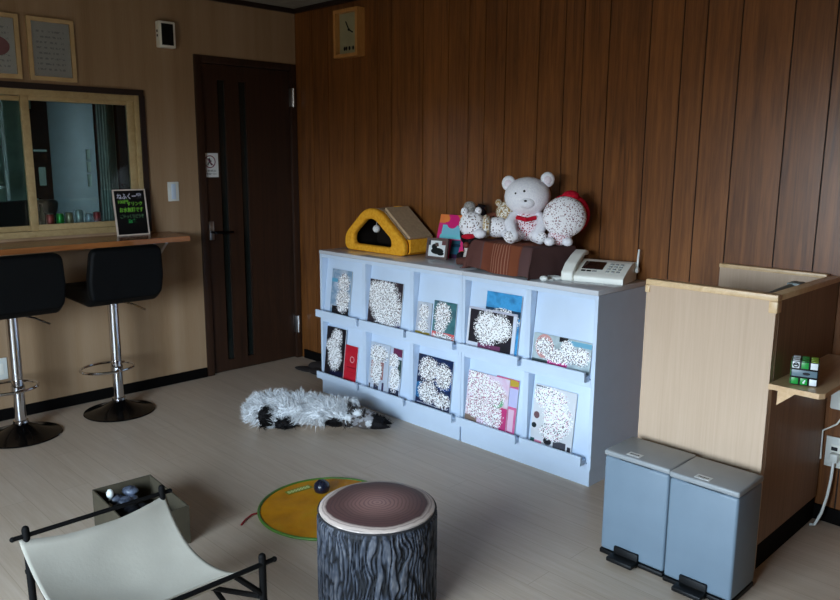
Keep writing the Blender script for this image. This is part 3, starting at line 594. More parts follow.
# cloth covered box
def cloth_mat():
    g = G('striped_brown_cloth', .85, 0, .2); c = g.coord('Object'); s_ = g.node('SeparateXYZ'); g.put(s_.inputs[0], c); x = s_.outputs[0]
    f = g.math('DIVIDE', x, .42); st = g.ramp(f, [(0, lin((92, 58, 52))), (.20, lin((92, 66, 64))), (.22, lin((112, 60, 42))), (.36, lin((112, 58, 40))), (.66, lin((112, 58, 40))), (.68, lin((124, 68, 44))), (.84, lin((112, 58, 40))), (.86, lin((88, 62, 60))), (1, lin((80, 56, 54)))])
    [n_ for n_ in g.t.nodes if n_.type == 'VALTORGB'][-1].color_ramp.interpolation = 'CONSTANT'
    fine = g.math('MULTIPLY', g.math('LESS_THAN', g.math('FRACT', g.math('MULTIPLY', x, 55.)), .3), g.math('MULTIPLY', g.math('GREATER_THAN', f, .38), g.math('LESS_THAN', f, .66)))
    n = g.noise(g.coord('Object', (200, 200, 200)), 1, 2); col = g.mix(g.math('MULTIPLY', fine, .7), st, lin((160, 116, 96))); g.color(col); g.bump(n, .4, .002); return g.m
M_cloth = cloth_mat()
t = thing('wicker_box', 'low box hidden under a striped brown cloth', 'box', (1.936, -.345, CH), rz=-.15)
b = B(); b.box(.01, .41, .02, .275, 0, .132, .01); b.out('box_body', M_card, t)
b = B(); b.box(.003, .417, .013, .282, .132, .137, .002); b.out('box_lid', M_card, t)
# cloth as a draped grid over the box
def drape():
    bm = bmesh.new(); nx, ny = 64, 44; x0, x1, y0, y1, h = .0, .42, .008, .287, .145
    V = {}
    for i in range(nx+1):
        for j in range(ny+1):
            s_ = -.15+(.42+.30)*i/nx; q = -.14+(.279+.165)*j/ny+.008
            ox = max(x0-s_, 0, s_-x1); oy = max(y0-q, 0, q-y1); ox_s = -1 if s_ < x0 else 1; oy_s = -1 if q < y0 else 1
            X_ = min(max(s_, x0), x1); Y_ = min(max(q, y0), y1)
            drop = max(ox, oy)+.25*min(ox, oy); z = h-min(drop, .142)
            nz_ = mnoise.noise(Vector((s_*9, q*9, 3)))
            flare = .10*drop+.012*abs(nz_)*min(1, drop/.05)
            if ox > 0: X_ += ox_s*(flare*(1 if ox_s < 0 else .4)+.004+(.16 if ox_s < 0 else .08)*min(ox, oy))
            if oy > 0: Y_ += oy_s*(flare+.006*(1+math.sin(s_*38))*min(1, drop/.06)+.10*min(ox, oy))
            if drop == 0: z += .006*nz_-.012*math.exp(-((s_-.35)**2+(q-.15)**2)/.01)*0
            if ox == 0 and oy > 0 and oy_s < 0: z += .012*math.sin(s_*16+1)*min(1, drop/.1)
            V[i, j] = bm.verts.new((X_, min(Y_, .30), max(z, .004)))
    for i in range(nx):
        for j in range(ny): bm.faces.new((V[i, j], V[i+1, j], V[i+1, j+1], V[i, j+1]))
    me = bpy.data.meshes.new('striped_cloth'); bm.to_mesh(me); bm.free(); me.materials.append(M_cloth)
    me.polygons.foreach_set('use_smooth', [True]*len(me.polygons))
    o = bpy.data.objects.new('striped_cloth', me); COL.objects.link(o); o.location = (1.936, -.345, CH); o.rotation_euler = (0, 0, -.15)
    m = o.modifiers.new('thick', 'SOLIDIFY'); m.thickness = .003; m.offset = 1
    m = o.modifiers.new('smooth', 'SUBSURF'); m.levels = m.render_levels = 1
    return o
tag(drape(), 'brown cloth with light stripes draped over a box under the plush toys', 'cloth')
t = thing('cloth_roll', 'rolled brown cloth end lying left of the draped box', 'cloth', (1.80, -.30, CH))
b = B(); b.tube([(0, 0, .022), (.05, .02, .028), (.10, .02, .035)], [.017, .021, .018], 14); b.out('roll', plain('brown_roll', (88, 50, 40), .9, bump=.4), t)
b = B(); b.tube([(-.001, -.0005, .022), (.002, 0, .0222)], .009, 12); b.out('roll_end', M_ink, t)

# plush toys
ZT = CH+.153
M_wp = fuzz('white_plush', (236, 236, 244), (252, 252, 255), 120)
M_wps = fuzz('white_plush_flecked', (244, 242, 246), (255, 254, 255), 120, speck=(110, 84, 80), amt=.13, cell=.0048)
M_rps = fuzz('red_white_plush', (228, 214, 218), (246, 236, 240), 120, speck=(160, 40, 60), amt=.20, cell=.0048)
M_gold = fuzz('golden_curly_plush', (140, 104, 52), (204, 178, 130), 110, speck=(240, 236, 226), amt=.42)
M_redp = fuzz('red_plush', (170, 16, 36), (206, 34, 56), 80); M_pinkp = fuzz('pink_plush', (226, 170, 184), (240, 206, 214), 100)
M_blackp = fuzz('black_plush', (18, 14, 16), (44, 36, 38), 120)
t = thing('teddy_bear', 'white teddy bear with big round ears sitting on the brown cloth', 'plush toy', (2.185, -.225, ZT+.001), rz=math.radians(35))
b = B(); b.ell((0, 0, .215), (.112, .095, .093)); b.ell((0, -.07, .19), (.042, .034, .03)); b.out('head', M_wp, t)
for sx, dz in ((-1, 0), (1, .012)):
    b = B(); b.ell((sx*.092, .0, .276+dz*1.6), (.034, .02, .037)); e_ = b.out('ear', M_wp, t)
    b = B(); b.ell((sx*.093, -.013, .275+dz*1.6), (.020, .010, .022), sub=2); b.out('ear_lining', fuzz('ear_lining_plush', (232, 222, 230), (242, 234, 240)), e_)
b = B(); b.ell((-.012, -.088, .243), (.006, .005, .006), sub=2); b.ell((-.052, -.078, .232), (.006, .005, .006), sub=2); b.out('eyes', M_black, t)
b = B(); b.ell((-.004, -.103, .198), (.007, .005, .005), sub=2); b.out('nose', M_black, t)
b = B(); b.ell((0, .01, .085), (.078, .068, .085)); b.out('torso', M_rps, t)
for sx in (-1, 1):
    b = B(); b.tube([(sx*.06, -.02, .12), (sx*.078, -.07, .09), (sx*.06, -.105, .045)], [.026, .027, .024], 14); b.ell((sx*.058, -.108, .036), (.028, .026, .030), sub=2); b.out('arm', M_wp, t)
    b = B(); b.tube([(sx*.045, -.03, .03), (sx*.07, -.10, .026)], [.034, .03], 14); b.ell((sx*.072, -.115, .030), (.03, .024, .030), sub=2); b.out('leg', M_wps, t)
b = B(); b.tube([(-.045, -.058, .118), (0, -.078, .108), (.045, -.058, .118)], .010, 10); b.out('collar', M_redp, t)
t = thing('hooded_doll', 'plush doll with a big round fleecy face and red hood', 'plush toy', (2.395, -.215, ZT), rz=math.radians(38)); t.scale = (.86,)*3
b = B(); b.ell((.022, .035, .160), (.118, .05, .115)); b.ell((.03, .02, .258), (.05, .035, .035), sub=2); b.out('hood', M_redp, t)
b = B(); b.ell((0, -.01, .15), (.118, .07, .112)); h_ = b.out('head', fuzz('white_fleece_face', (244, 242, 246), (255, 254, 255), 120, speck=(120, 50, 60), amt=.15, cell=.0048), t)
b = B(); b.ell((-.02, -.0, .045), (.065, .05, .05)); b.out('torso', M_rps, t)
for sx in (-1, 1):
    b = B(); b.ell((-.03+sx*.048, -.065, .022), (.03, .034, .024), sub=2); b.out('foot', M_wp, t)
t = thing('plush_puppy', 'small white fluffy plush lying left of the teddy bear', 'plush toy', (1.962, -.275, ZT), rz=math.radians(40)); t.scale = (1.15,)*3
b = B(); b.ell((-.055, -.0, .058), (.058, .05, .058)); b.ell((-.09, -.01, .115), (.016, .012, .02), sub=2); b.ell((-.03, 0, .118), (.016, .012, .018), sub=2); b.out('head', M_wps, t)
b = B(); b.ell((.055, .01, .048), (.065, .045, .045)); b.out('torso', M_wps, t)
b = B(); b.lathe([(.044, -.014), (.052, 0), (.044, .014)], 24, M=Matrix.Translation((.005, 0, .052)) @ Matrix.Rotation(PI/2, 4, 'Y')); b.out('ribbon', M_gold, t)
for x in (-.02, .10):
    b = B(); b.ell((x, -.045, .024), (.03, .034, .022), sub=2); b.out('paw', M_wp, t)
b = B(); b.ell((-.07, -.055, .012), (.03, .012, .012), sub=2); b.out('bib', M_redp, t)
t = thing('curly_bear', 'small golden curly bear half hidden behind the white teddy bear', 'plush toy', (2.02, -.165, ZT), rz=math.radians(30))
b = B(); b.ell((0, 0, .13), (.062, .05, .055)); b.ell((-.05, 0, .175), .018, sub=2); b.ell((.04, 0, .178), .018, sub=2); b.out('head', M_gold, t)
b = B(); b.ell((0, 0, .05), (.055, .045, .055)); b.out('torso', M_gold, t)
t = thing('reddish_bear', 'reddish brown plush tucked behind the small white plush', 'plush toy', (1.915, -.175, ZT), rz=math.radians(30))
b = B(); b.ell((0, 0, .045), (.06, .045, .05)); b.ell((.01, -.0, .098), (.045, .035, .024), sub=2); b.out('body', fuzz('reddish_plush', (140, 72, 56), (184, 120, 96), 110), t)
b = B(); b.ell((-.025, -.03, .1), .007, sub=2); b.ell((.02, -.034, .1), .007, sub=2); b.out('eyes', M_black, t)
t = thing('black_monkey', 'slim black plush figure with a white face left of the toys', 'plush toy', (1.735, -.135, CH), rz=math.radians(35))
b = B(); b.ell((0, 0, .10), (.035, .03, .10)); b.ell((0, 0, .215), (.042, .034, .04)); b.tube([(.02, 0, .26), (.05, .01, .30), (.075, .02, .29)], .012); b.ell((.06, .01, .25), (.03, .02, .04), sub=2); b.out('body', M_blackp, t)
b = B(); b.ell((0, -.01, .292), (.033, .03, .032)); b.out('head', fuzz('grey_white_plush', (120, 116, 112), (206, 200, 192), 100), t)
b = B(); b.ell((-.03, -.02, .16), (.02, .03, .06), sub=2); b.ell((.04, -.015, .14), (.016, .03, .05), sub=2); b.out('arm', M_blackp, t)
b = B(); b.ell((-.035, -.035, .03), (.03, .04, .028), sub=2); b.ell((.03, -.04, .028), (.03, .04, .026), sub=2); b.out('foot', M_blackp, t)

# fax phone
t = thing('fax_telephone', 'cream fax telephone on the right end of the rack top', 'telephone', (2.462, -.292, CH), rz=math.radians(14))
PW, PD = .272, .205
def zt_(y): return .030+(.092-.030)*min(1, (y/.15))**.9
prof = [(0, 0), (PD, 0), (PD, .078), (.165, .086), (.13, .081), (.07, .059), (.02, .038), (0, .026)]
b = B(); b.prism(rounded(prof, .006, 3), .0, PW, 'x'); o = b.out('phone_body', M_cream, t)
m = o.modifiers.new('soft', 'BEVEL'); m.width = .005; m.segments = 2; m.limit_method = 'ANGLE'
sl_ = math.atan2(.024, .06)
SLM = Matrix.Translation((0, .02, .0385)) @ Matrix.Rotation(math.atan2(.043, .11), 4, 'X')
b = B(); b.box(.060, .158, .040, .110, .0, .0035, .001, M=SLM); b.out('display', M_lcd, t)
for k in range(3):
    b = B(); b.box(.064+.026*k, .084+.026*k, .018, .028, .0, .003, .001, M=SLM); b.out('function_key', M_black if k < 2 else M_key, t)
for r_ in range(4):
    for c_ in range(3):
        b = B(); b.box(.178+.024*c_, .193+.024*c_, .020+.023*r_, .032+.023*r_, .0, .004, .0015, M=SLM); b.out('key', M_key, t)
b = B(); b.prism(rounded([(-.014, .0), (.012, .0), (.02, .045), (.09, .075), (.15, .104), (.195, .100), (.20, .118), (.17, .128), (.11, .112), (.03, .078), (-.016, .04)], .012, 4), -.012, .044, 'x'); o = b.out('handset', M_cream, t)
m = o.modifiers.new('soft', 'BEVEL'); m.width = .012; m.segments = 3; m.limit_method = 'ANGLE'
b = B(); b.tube([(PW+.007, PD-.02, .05), (PW+.009, PD-.012, .142)], [.006, .004], 10); b.box(PW, PW+.016, PD-.035, PD-.008, .035, .058, .003); b.out('antenna', M_wplastic, t)
b = B(); b.tube([(-.005, -.0, .012), (-.03, -.028, .008), (-.065, -.02, .008), (-.08, .01, .008), (-.06, .03, .008), (-.03, .02, .008)], .007, 10); b.out('handset_cord', M_wplastic, t)
b = B(); b.ell((2.415, -.385, CH+.013), (.022, .014, .013), sub=2); b.tube([(2.42, -.38, CH+.008), (2.43, -.36, CH+.005), (2.436, -.345, CH+.005)], .004)
tag(b.out('white_plug', M_wplastic), 'small white plug lying between the brown cloth and the phone', 'plug')

# ------------------------------------------------------------------ reception booth
BX0, BX1, BY, BH = 3.059, 3.531, -.6223, 1.0
t = thing('reception_booth', 'pale wood-grain booth with open top beside the white racks', 'booth', (0, 0, 0))
b = B(); b.box(BX0, BX1-.001, BY, BY+.03, .0, BH-.022); b.out('front_panel', M_ply, t, smooth=False)
b = B(); b.box(BX1-.030, BX1, BY+.031, -.014, .10, BH-.022); b.out('side_panel', M_ply_shaded, t, smooth=False)
b = B(); b.box(3.075, BX1-.031, -.046, -.016, .0, BH-.01); b.out('back_panel', M_ply, t, smooth=False)
b = B(); b.box(BX1-.024, BX1-.004, BY+.031, -.014, 0, .099); b.out('kick_board', M_base, t, smooth=False)
b = B(); b.box(BX0-.003, BX1+.004, BY-.004, BY+.034, BH-.022, BH, .003); b.box(BX0-.004, BX0+.014, BY-.005, BY+.034, BH-.05, BH-.022, .003); b.box(BX1-.024, BX1+.005, BY-.005, BY+.034, BH-.062, BH-.022, .003); b.out('front_edging', M_edge, t)
b = B(); b.box(BX1-.034, BX1+.004, BY+.035, -.014, BH-.022, BH, .003); b.out('side_edging', M_edge, t)
b = B(); b.box(3.073, BX1-.035, -.05, -.014, BH-.01, BH+.006, .002); b.out('back_edging', M_edge, t)
b = B(); b.tube([(3.47, BY+.06, .975), (3.47, -.30, .985)], .016, 12); b.box(3.455, 3.50, -.34, -.28, .96, 1.003, .004); b.out('inner_rail', M_rack, t)
b = B(); b.prism([(BX1+.001, -.632), (BX1+.160, -.632), (BX1+.172, -.61), (BX1+.172, -.05), (BX1+.001, -.05)], .682, .70, 'z'); b.out('side_shelf', M_shelf, t, smooth=False)
b = B(); b.prism([(BX1+.012, .680), (BX1+.085, .680), (BX1+.012, .615)], -.575, -.558, 'y'); b.out('shelf_bracket', M_shelf, t, smooth=False)
# puzzle cube
M_gc = plain('green_sticker', (30, 150, 60), .35); M_ws = plain('white_sticker', (224, 230, 232), .35); M_gs = plain('grey_blue_sticker', (96, 118, 128), .35)
t = thing('puzzle_cube', 'black puzzle cube with green and white stickers on the shelf', 'toy', (3.610, -.535, .701), rz=math.radians(17))
a_ = .082
b = B(); b.box(-a_/2, a_/2, -a_/2, a_/2, 0, a_, .004); cb = b.out('cube_body', M_black, t)
c3 = a_/3
def stick(i, j, m_, face='f', w_=1):
    b = B(); g_ = .003
    if face == 'f': b.box(-a_/2+i*c3+g_, -a_/2+(i+w_)*c3-g_, -a_/2-.001, -a_/2+.001, j*c3+g_, (j+1)*c3-g_, .0005)
    elif face == 't': b.box(-a_/2+i*c3+g_, -a_/2+(i+w_)*c3-g_, -a_/2+j*c3+g_, -a_/2+(j+1)*c3-g_, a_-.001, a_+.001, .0005)
    else: b.box(-a_/2-.001, -a_/2+.001, -a_/2+i*c3+g_, -a_/2+(i+1)*c3-g_, j*c3+g_, (j+1)*c3-g_, .0005)
    return b.out('sticker', m_, t)
for i, m_ in enumerate((M_ws, M_gc, M_ws)): stick(i, 2, m_)
stick(0, 1, M_gs, w_=3)
for i, m_ in enumerate((M_gc, M_gc, M_ws)): stick(i, 0, m_)
for i, m_ in enumerate((M_ws, M_gc, plain('lime_sticker', (150, 190, 60), .4))):
    for j in range(3): stick(i, j, m_, 't')
for i in range(3):
    for j in range(3): stick(i, j, M_gc, 'l')
b = B(); y_ = -a_/2-.0012
b.ring([(-a_/2+c3/2+.0088*math.cos(q*PI/12), 2.5*c3+.0088*math.sin(q*PI/12)) for q in range(24)], [(-a_/2+c3/2+.0052*math.cos(q*PI/12), 2.5*c3+.0052*math.sin(q*PI/12)) for q in range(24)], y_-.0005, y_+.0005, 'y')
b.box(-a_/2+c3/2-.008, -a_/2+c3/2+.008, y_-.0005, y_+.0005, 2.5*c3-.001, 2.5*c3+.004); b.out('round_emblem', M_ink, t, smooth=False)
b = B(); b.ell((a_/6*0, y_, .4*c3), (.004, .0008, .005), sub=1); b.ell((.003, y_, .62*c3), (.003, .0008, .003), sub=1); b.out('paw_emblem', M_ws, t)
b = B(); b.ell((.006, y_, 1.5*c3), (.012, .0008, .005), sub=2); b.out('dark_emblem', M_ink, t)
# outlet and cables behind the shelf
t = thing('wall_outlet', 'white wall outlet with a plugged-in cord below the booth shelf', 'outlet', (3.545, -.001, .235))
b = B(); b.box(0, .09, -.007, 0, 0, .125, .002); b.out('plate', M_wplastic, t)
b = B(); b.box(.02, .07, -.010, -.007, .03, .095, .001); b.out('socket', M_cream, t)
b = B(); b.box(.022, .045, -.011, -.0095, .07, .085); b.out('socket_slot', M_ink, t)
b = B(); b.box(3.568, 3.602, -.040, -.011, .262, .300, .008); b.tube([(3.586, -.03, .265), (3.588, -.045, .2), (3.585, -.06, .13), (3.575, -.075, .06), (3.56, -.09, .012), (3.542, -.09, .007)], .0055, 10)
tag(b.out('power_cord', M_wplastic), 'white power cord curving from the outlet down to the floor', 'cord')
t = thing('wall_adapter', 'pale plastic box on the panelling under the booth shelf', 'box', (3.552, -.001, .48))
b = B(); b.box(0, .12, -.035, 0, 0, .09, .006); b.out('casing', M_wplastic, t)
b = B(); b.tube([(.06, -.02, 0), (.03, -.025, -.06), (-.02, -.02, -.10), (-.02, -.012, -.22)], .0035); b.out('thin_cord', M_cream, t)

# ------------------------------------------------------------------ pedal bins
def pbin(x, y, label, wd_=.252):
    t = thing('pedal_bin', label, 'bin', (x, y, 0), group='grey pedal bins'); D = .190; Hn = .402
    b = B(); b.box(0, wd_, 0, D, .018, Hn-.022, .010, 4); b.out('bin_body', M_bin, t)
    b = B(); b.box(-.002, wd_+.002, -.003, D+.002, Hn-.020, Hn, .006, 3); l_ = b.out('lid', M_binlid, t)
    b = B(); b.prism(rounded([(.06, Hn-.021), (.19, Hn-.021), (.17, Hn-.028), (.08, Hn-.028)], .003), -.005, .002, 'y'); b.out('lid_grip', M_bin, l_)
    b = B(); b.box(.078, .130, .012, .044, Hn+.0001, Hn+.0012); st = b.out('label_sticker', M_paper, l_, smooth=False)
    lettering('lettering', '燃えるごみ' if x < 3.2 else 'プラスチック', .009, M_ink, st, Matrix.Translation((.104, .027, Hn+.0013)), bold=.0004, width=.036)
    b = B(); b.box(-.001, wd_+.001, -.004, D, .0, .017, .004); b.out('base', M_black, t)
    b = B(); b.box(.062, .158, -.012, .0, .0, .05, .003); b.box(.058, .160, -.055, -.008, .008, .024, .004); b.out('pedal', M_black, t)
    return t
pbin(3.071, -.872, 'grey-blue pedal bin nearest the magazine racks')
pbin(3.331, -.884, 'grey-blue pedal bin on the right, at the booth corner', .236)

# ------------------------------------------------------------------ log stool
def bark_mat():
    g = G('bark', .7, 0, .4); at_ = g.node('Attribute', attribute_name='ridge').outputs['Fac']; n = g.noise(g.coord('Object', (40, 40, 10)), 1, 4)
    f = g.math('ADD', g.math('MULTIPLY', at_, .75), g.math('MULTIPLY', n, .25))
    g.color(g.ramp(f, [(.25, lin((6, 6, 8))), (.55, lin((22, 26, 34))), (.72, lin((56, 62, 74))), (.9, lin((116, 116, 120)))])); g.bump(n, .6, .01); return g.m
def rings_mat():
    g = G('log_end_print', .5, 0, .4); v = g.coord('Object'); nz = g.noise(v, 9, 3); ln = g.node('VectorMath', operation='LENGTH')
    s_ = g.node('SeparateXYZ'); g.put(s_.inputs[0], v); c = g.node('CombineXYZ'); g.put(c.inputs[0], s_.outputs[0]); g.put(c.inputs[1], s_.outputs[1]); g.put(ln.inputs[0], c.outputs[0])
    r = g.math('ADD', ln.outputs['Value'], g.math('MULTIPLY', g.math('SUBTRACT', nz, .5), .03))
    base = g.ramp(g.math('DIVIDE', r, .19), [(0, lin((176, 136, 128))), (.35, lin((146, 108, 102))), (.6, lin((112, 82, 78))), (.84, lin((90, 64, 62))), (.90, lin((206, 186, 174))), (1, lin((214, 198, 186)))])
    rg = g.math('SINE', g.math('MULTIPLY', r, 480.)); n2 = g.noise(v, 60, 3)
    col = g.mix(g.math('MULTIPLY', g.math('GREATER_THAN', g.math('ADD', rg, n2), .9), .4), base, lin((70, 50, 50))); g.color(col); return g.m
t = thing('log_stool', 'round stool printed like a tree stump with bark sides', 'stool', (2.728, -1.672, 0))
bm = bmesh.new(); NA, NZ, R, HS = 420, 80, .1945, .322; lay = bm.verts.layers.float.new('ridge'); rows = []
def ridge(a, z):
    ca, sa = math.cos(a), math.sin(a)
    w_ = mnoise.noise(Vector((ca*3, sa*3, z*14)))*.9
    n1 = mnoise.noise(Vector((ca*15+w_, sa*15+w_, z*9))); n2 = mnoise.noise(Vector((ca*34, sa*34, z*60+w_*2)))
    v_ = 1-abs(n1)*3.0; v_ = 1-max(0, v_)**2.2
    return max(0, min(1, .72*v_+.28*(n2*.5+.5)))
for j in range(NZ+1):
    z = HS*j/NZ; row = []
    for k in range(NA):
        a = 2*PI*k/NA; q = ridge(a, z); e_ = 1 if .015 < z < HS-.01 else .2
        r = R-.007+.009*q*e_-(.006 if z < .012 else 0); v = bm.verts.new((r*math.cos(a), r*math.sin(a), z)); v[lay] = q; row.append(v)
    rows.append(row)
for A, C in zip(rows, rows[1:]):
    for k in range(NA): bm.faces.new((A[k], A[(k+1) % NA], C[(k+1) % NA], C[k]))
bm.faces.new(rows[0][::-1]); bm.faces.new(rows[-1])
me = bpy.data.meshes.new('bark_side'); bm.to_mesh(me); bm.free(); me.materials.append(bark_mat()); me.polygons.foreach_set('use_smooth', [True]*len(me.polygons)); me.set_sharp_from_angle(angle=.9)
o = bpy.data.objects.new('bark_side', me); COL.objects.link(o); o.parent = t
b = B(); b.lathe([(0, .340), (.13, .340), (.175, .337), (.187, .331), (.190, .323), (0, .323)], 72); b.out('cushion_top', rings_mat(), t)
b = B(); b.loop([(.190*math.cos(q*PI/36), .190*math.sin(q*PI/36), .325) for q in range(72)], .0035); b.out('piping', M_ink, t)

# ------------------------------------------------------------------ yellow cat toy mat
t = thing('cat_toy_mat', 'round yellow cat toy mat with green rim behind the log stool', 'cat toy', (2.083, -1.380, 0))
def mat_y():
    g = G('yellow_nylon', .55, 0, .3); n = g.noise(g.coord(), 7, 3); g.color(g.ramp(n, [(.3, lin((184, 118, 8))), (.5, lin((206, 138, 14))), (.7, lin((200, 146, 20)))])); g.bump(n, .6, .02); return g.m
RM = .282
M_ye = mat_y(); M_gr = plain('green_rim', (70, 110, 30), .6)
b = B(); b.lathe([(0, .010), (.1, .011), (.22, .010), (RM-.01, .008), (RM-.004, .002), (0, .001)], 72); b.out('disc', M_ye, t)
b = B(); b.loop([(RM*math.cos(q*PI/36), RM*math.sin(q*PI/36), .006) for q in range(72)], .006); b.out('rim', M_gr, t)
b = B(); b.lathe([(0, .072), (.022, .069), (.038, .054), (.042, .036), (.036, .016), (.03, .011), (0, .011)], 32, M=Matrix.Translation((-.125, .065, 0)) @ Matrix.Scale(.85, 4)); b.out('motor_dome', plain('navy_dome', (22, 26, 44), .25), t)
b = B()
def LT(x, y, rz, s_): return Matrix.Translation((x, y, .0115)) @ Matrix.Rotation(rz, 4, 'Z')
b.box(-.06, .06, -.018, .018, 0, .0012, .0, M=LT(-.205, .0, math.radians(84), 1)); o = b.out('brand_patch', plain('olive_patch', (128, 130, 20), .6), t, smooth=False)
b = B(); M_ = Matrix.Translation((-.205, 0, .0128)) @ Matrix.Rotation(math.radians(84), 4, 'Z')
for q in range(7): b.ring([(-.047+.0155*q+.0062*math.cos(k*PI/6), .011*math.sin(k*PI/6)) for k in range(12)], [(-.047+.0155*q+.003*math.cos(k*PI/6), .006*math.sin(k*PI/6)) for k in range(12)], 0, .0008, 'z', M=M_)
b.out('printed_marks', plain('cream_print', (206, 210, 150), .6), t, smooth=False)
b = B(); b.tube([(-.145, -.235, .006), (-.150, -.27, .008), (-.135, -.31, .005), (-.11, -.345, .004)], .0035, 8); b.out('red_string', plain('red_string', (150, 30, 36), .8), t)

# ------------------------------------------------------------------ cardboard box with toys
def boxmesh():
    t = thing('cardboard_box', 'open low cardboard box behind the canvas hammock', 'box', (1.570, -2.140, 0), rz=math.radians(-4)); W_, D_, H_ = .375, .232, .15; k = .005
    for nm, a in (('floor_panel', (0, W_, 0, D_, 0, k)), ('side_wall', (0, W_, 0, k, k, H_)), ('side_wall', (0, W_, D_-k, D_, k, H_)), ('end_wall', (0, k, k, D_-k, k, H_)), ('end_wall', (W_-k, W_, k, D_-k, k, H_))):
        b = B(); b.box(*a); b.out(nm, M_card, t, smooth=False)
    return t
boxmesh()
b = B(); random.seed(8)
for k in range(16): b.ell((1.735+.155*random.random(), -2.10+.12*random.random(), .045+.05*random.random()), (.045+.02*random.random(), .04, .03), sub=2)
tag(b.out('dark_toy_bundle', fuzz('charcoal_fleece', (16, 16, 18), (40, 40, 44), 60)), 'black fleecy bundle in the cardboard box', 'cat toy')
b = B(); bmv = []
for k in range(7): b.ell((1.622+.009*k+.01*random.random(), -2.10+.10*random.random(), .09+.045*random.random()), (.035, .03, .018), M=Matrix.Rotation(random.random()*3, 4, 'Z'), sub=2)
tag(b.out('plastic_bag', plain('bluish_film', (84, 92, 108), .25, var=.3, scale=50)), 'crumpled bluish plastic bag in the left end of the cardboard box', 'bag')
b = B(); b.ell((1.655, -2.105, .15), (.014, .014, .02), sub=2); b.tube([(1.655, -2.105, .09), (1.655, -2.105, .15)], .006)
tag(b.out('white_toy', M_wplastic), 'small white knob-shaped toy sticking out of the cardboard box', 'cat toy')

# ------------------------------------------------------------------ canvas hammock
t = thing('pet_hammock', 'cream canvas pet hammock on a black metal stand', 'pet hammock', (2.225, -2.575, 0))
LX, LY, HZ = .602, .412, .362
P4 = {'L': (0, 0), 'B': (.005, LY), 'R': (LX, LY-.008), 'N': (LX, 0)}
for k, (x, y) in P4.items():
    b = B(); sx = -.012 if x < .3 else .012
    b.tube([(x+sx*0+(.02 if k == 'L' else 0), y, .003), (x, y, HZ+.020)], .0105, 12); b.ell((x, y, HZ+.020), .0105, sub=2); b.out('post', M_blackmet, t)
for xx, e_ in ((0, 0), (LX, 0)):
    b = B(); b.tube([(xx, -.036, HZ), (xx+.003, LY+.028, HZ)], .0068, 10); b.ell((xx, -.036, HZ), .008, sub=2); b.ell((xx+.003, LY+.028, HZ), .008, sub=2); b.out('top_rod', M_blackmet, t)
    b = B(); b.tube([(xx, -.01, HZ-.11), (xx+.003, LY, HZ-.11)], .007, 8); b.out('lower_rod', M_blackmet, t)
for yy in (-.002, LY-.002):
    b = B(); b.tube([(.01, yy+.006, HZ-.10), (LX-.01, yy+.006, .06)], .008, 8); b.out('brace', M_blackmet, t)
    b = B(); b.tube([(LX-.01, yy-.008, HZ-.10), (.01, yy-.008, .06)], .008, 8); b.out('brace', M_blackmet, t)
b = B(); b.tube([(LX, LY-.095, HZ), (LX, LY-.01, HZ-.09)], .008, 8); b.out('corner_brace', M_blackmet, t)
bm = bmesh.new(); N_ = 40; V = {}
for i in range(N_+1):
    for j in range(N_+1):
        u, v = i/N_, j/N_
        x = u*LX; y = -.02+v*(LY+.035)
        # concave edges, hanging cloth
        ex = (.035 if u < .5 else .06)*4*v*(1-v)*(1-2*u); ey = (.0 if v < .5 else .03)*4*u*(1-u)*(1-2*v)
        X_ = x+ex*abs(1-2*u)**.6; Y_ = y+ey*abs(1-2*v)**.6
        sag = .125*(4*u*(1-u))**.85*(.85+.15*4*v*(1-v))+.018*4*v*(1-v)
        z = HZ-.006-sag+.003*mnoise.noise(Vector((x*8, y*8, 0)))
        V[i, j] = bm.verts.new((X_, Y_, z))
for i in range(N_):
    for j in range(N_): bm.faces.new((V[i, j], V[i+1, j], V[i+1, j+1], V[i, j+1]))
me = bpy.data.meshes.new('canvas_bed'); bm.to_mesh(me); bm.free(); me.materials.append(M_canvas); me.polygons.foreach_set('use_smooth', [True]*len(me.polygons))
o = bpy.data.objects.new('canvas_bed', me); COL.objects.link(o); o.parent = t; m = o.modifiers.new('thick', 'SOLIDIFY'); m.thickness = .003

# ------------------------------------------------------------------ the cat
A0 = Vector((.985, -1.03, 0)); UX = Vector((.60, .46, 0)).normalized(); VX = Vector((-UX.y, UX.x, 0))
CSX = 1.17
CM = Matrix(((UX.x, VX.x, 0, 0), (UX.y, VX.y, 0, 0), (0, 0, 1, 0), (0, 0, 0, 1)))
cat = thing('cat', 'long-haired black and white cat sprawled asleep on the floor', 'cat', (A0.x, A0.y, 0), rz=math.atan2(UX.y, UX.x)); cat.scale = (CSX, 1.05, 1.03)
# local frame: x along the body towards the head, -y towards the room, z up
b = B()
E_ = [((.06, .0, .075), (.085, .09, .072)), ((.13, .01, .08), (.10, .095, .077)), ((.22, .01, .078), (.11, .092, .075)), ((.31, .01, .075), (.10, .088, .072)),
      ((.39, .005, .07), (.085, .08, .066)), ((.46, 0, .058), (.06, .06, .052)), ((.53, -.01, .052), (.058, .055, .048)), ((.55, -.035, .048), (.03, .025, .026)),
      ((.575, -.005, .04), (.045, .045, .036)),
      ((.07, -.07, .062), (.045, .035, .055)), ((.10, -.075, .03), (.05, .03, .028)), ((.02, -.03, .07), (.04, .06, .06)),
      ((.43, .055, .105), (.035, .022, .022)), ((.455, .05, .13), (.018, .016, .016)),
      ((.47, -.055, .075), (.04, .02, .022)), ((.50, -.045, .10), (.018, .015, .015)),
      ((.16, -.07, .03), (.06, .035, .028)), ((-.01, .05, .05), (.035, .05, .04))]
for c, r in E_: b.ell(c, r, sub=3)
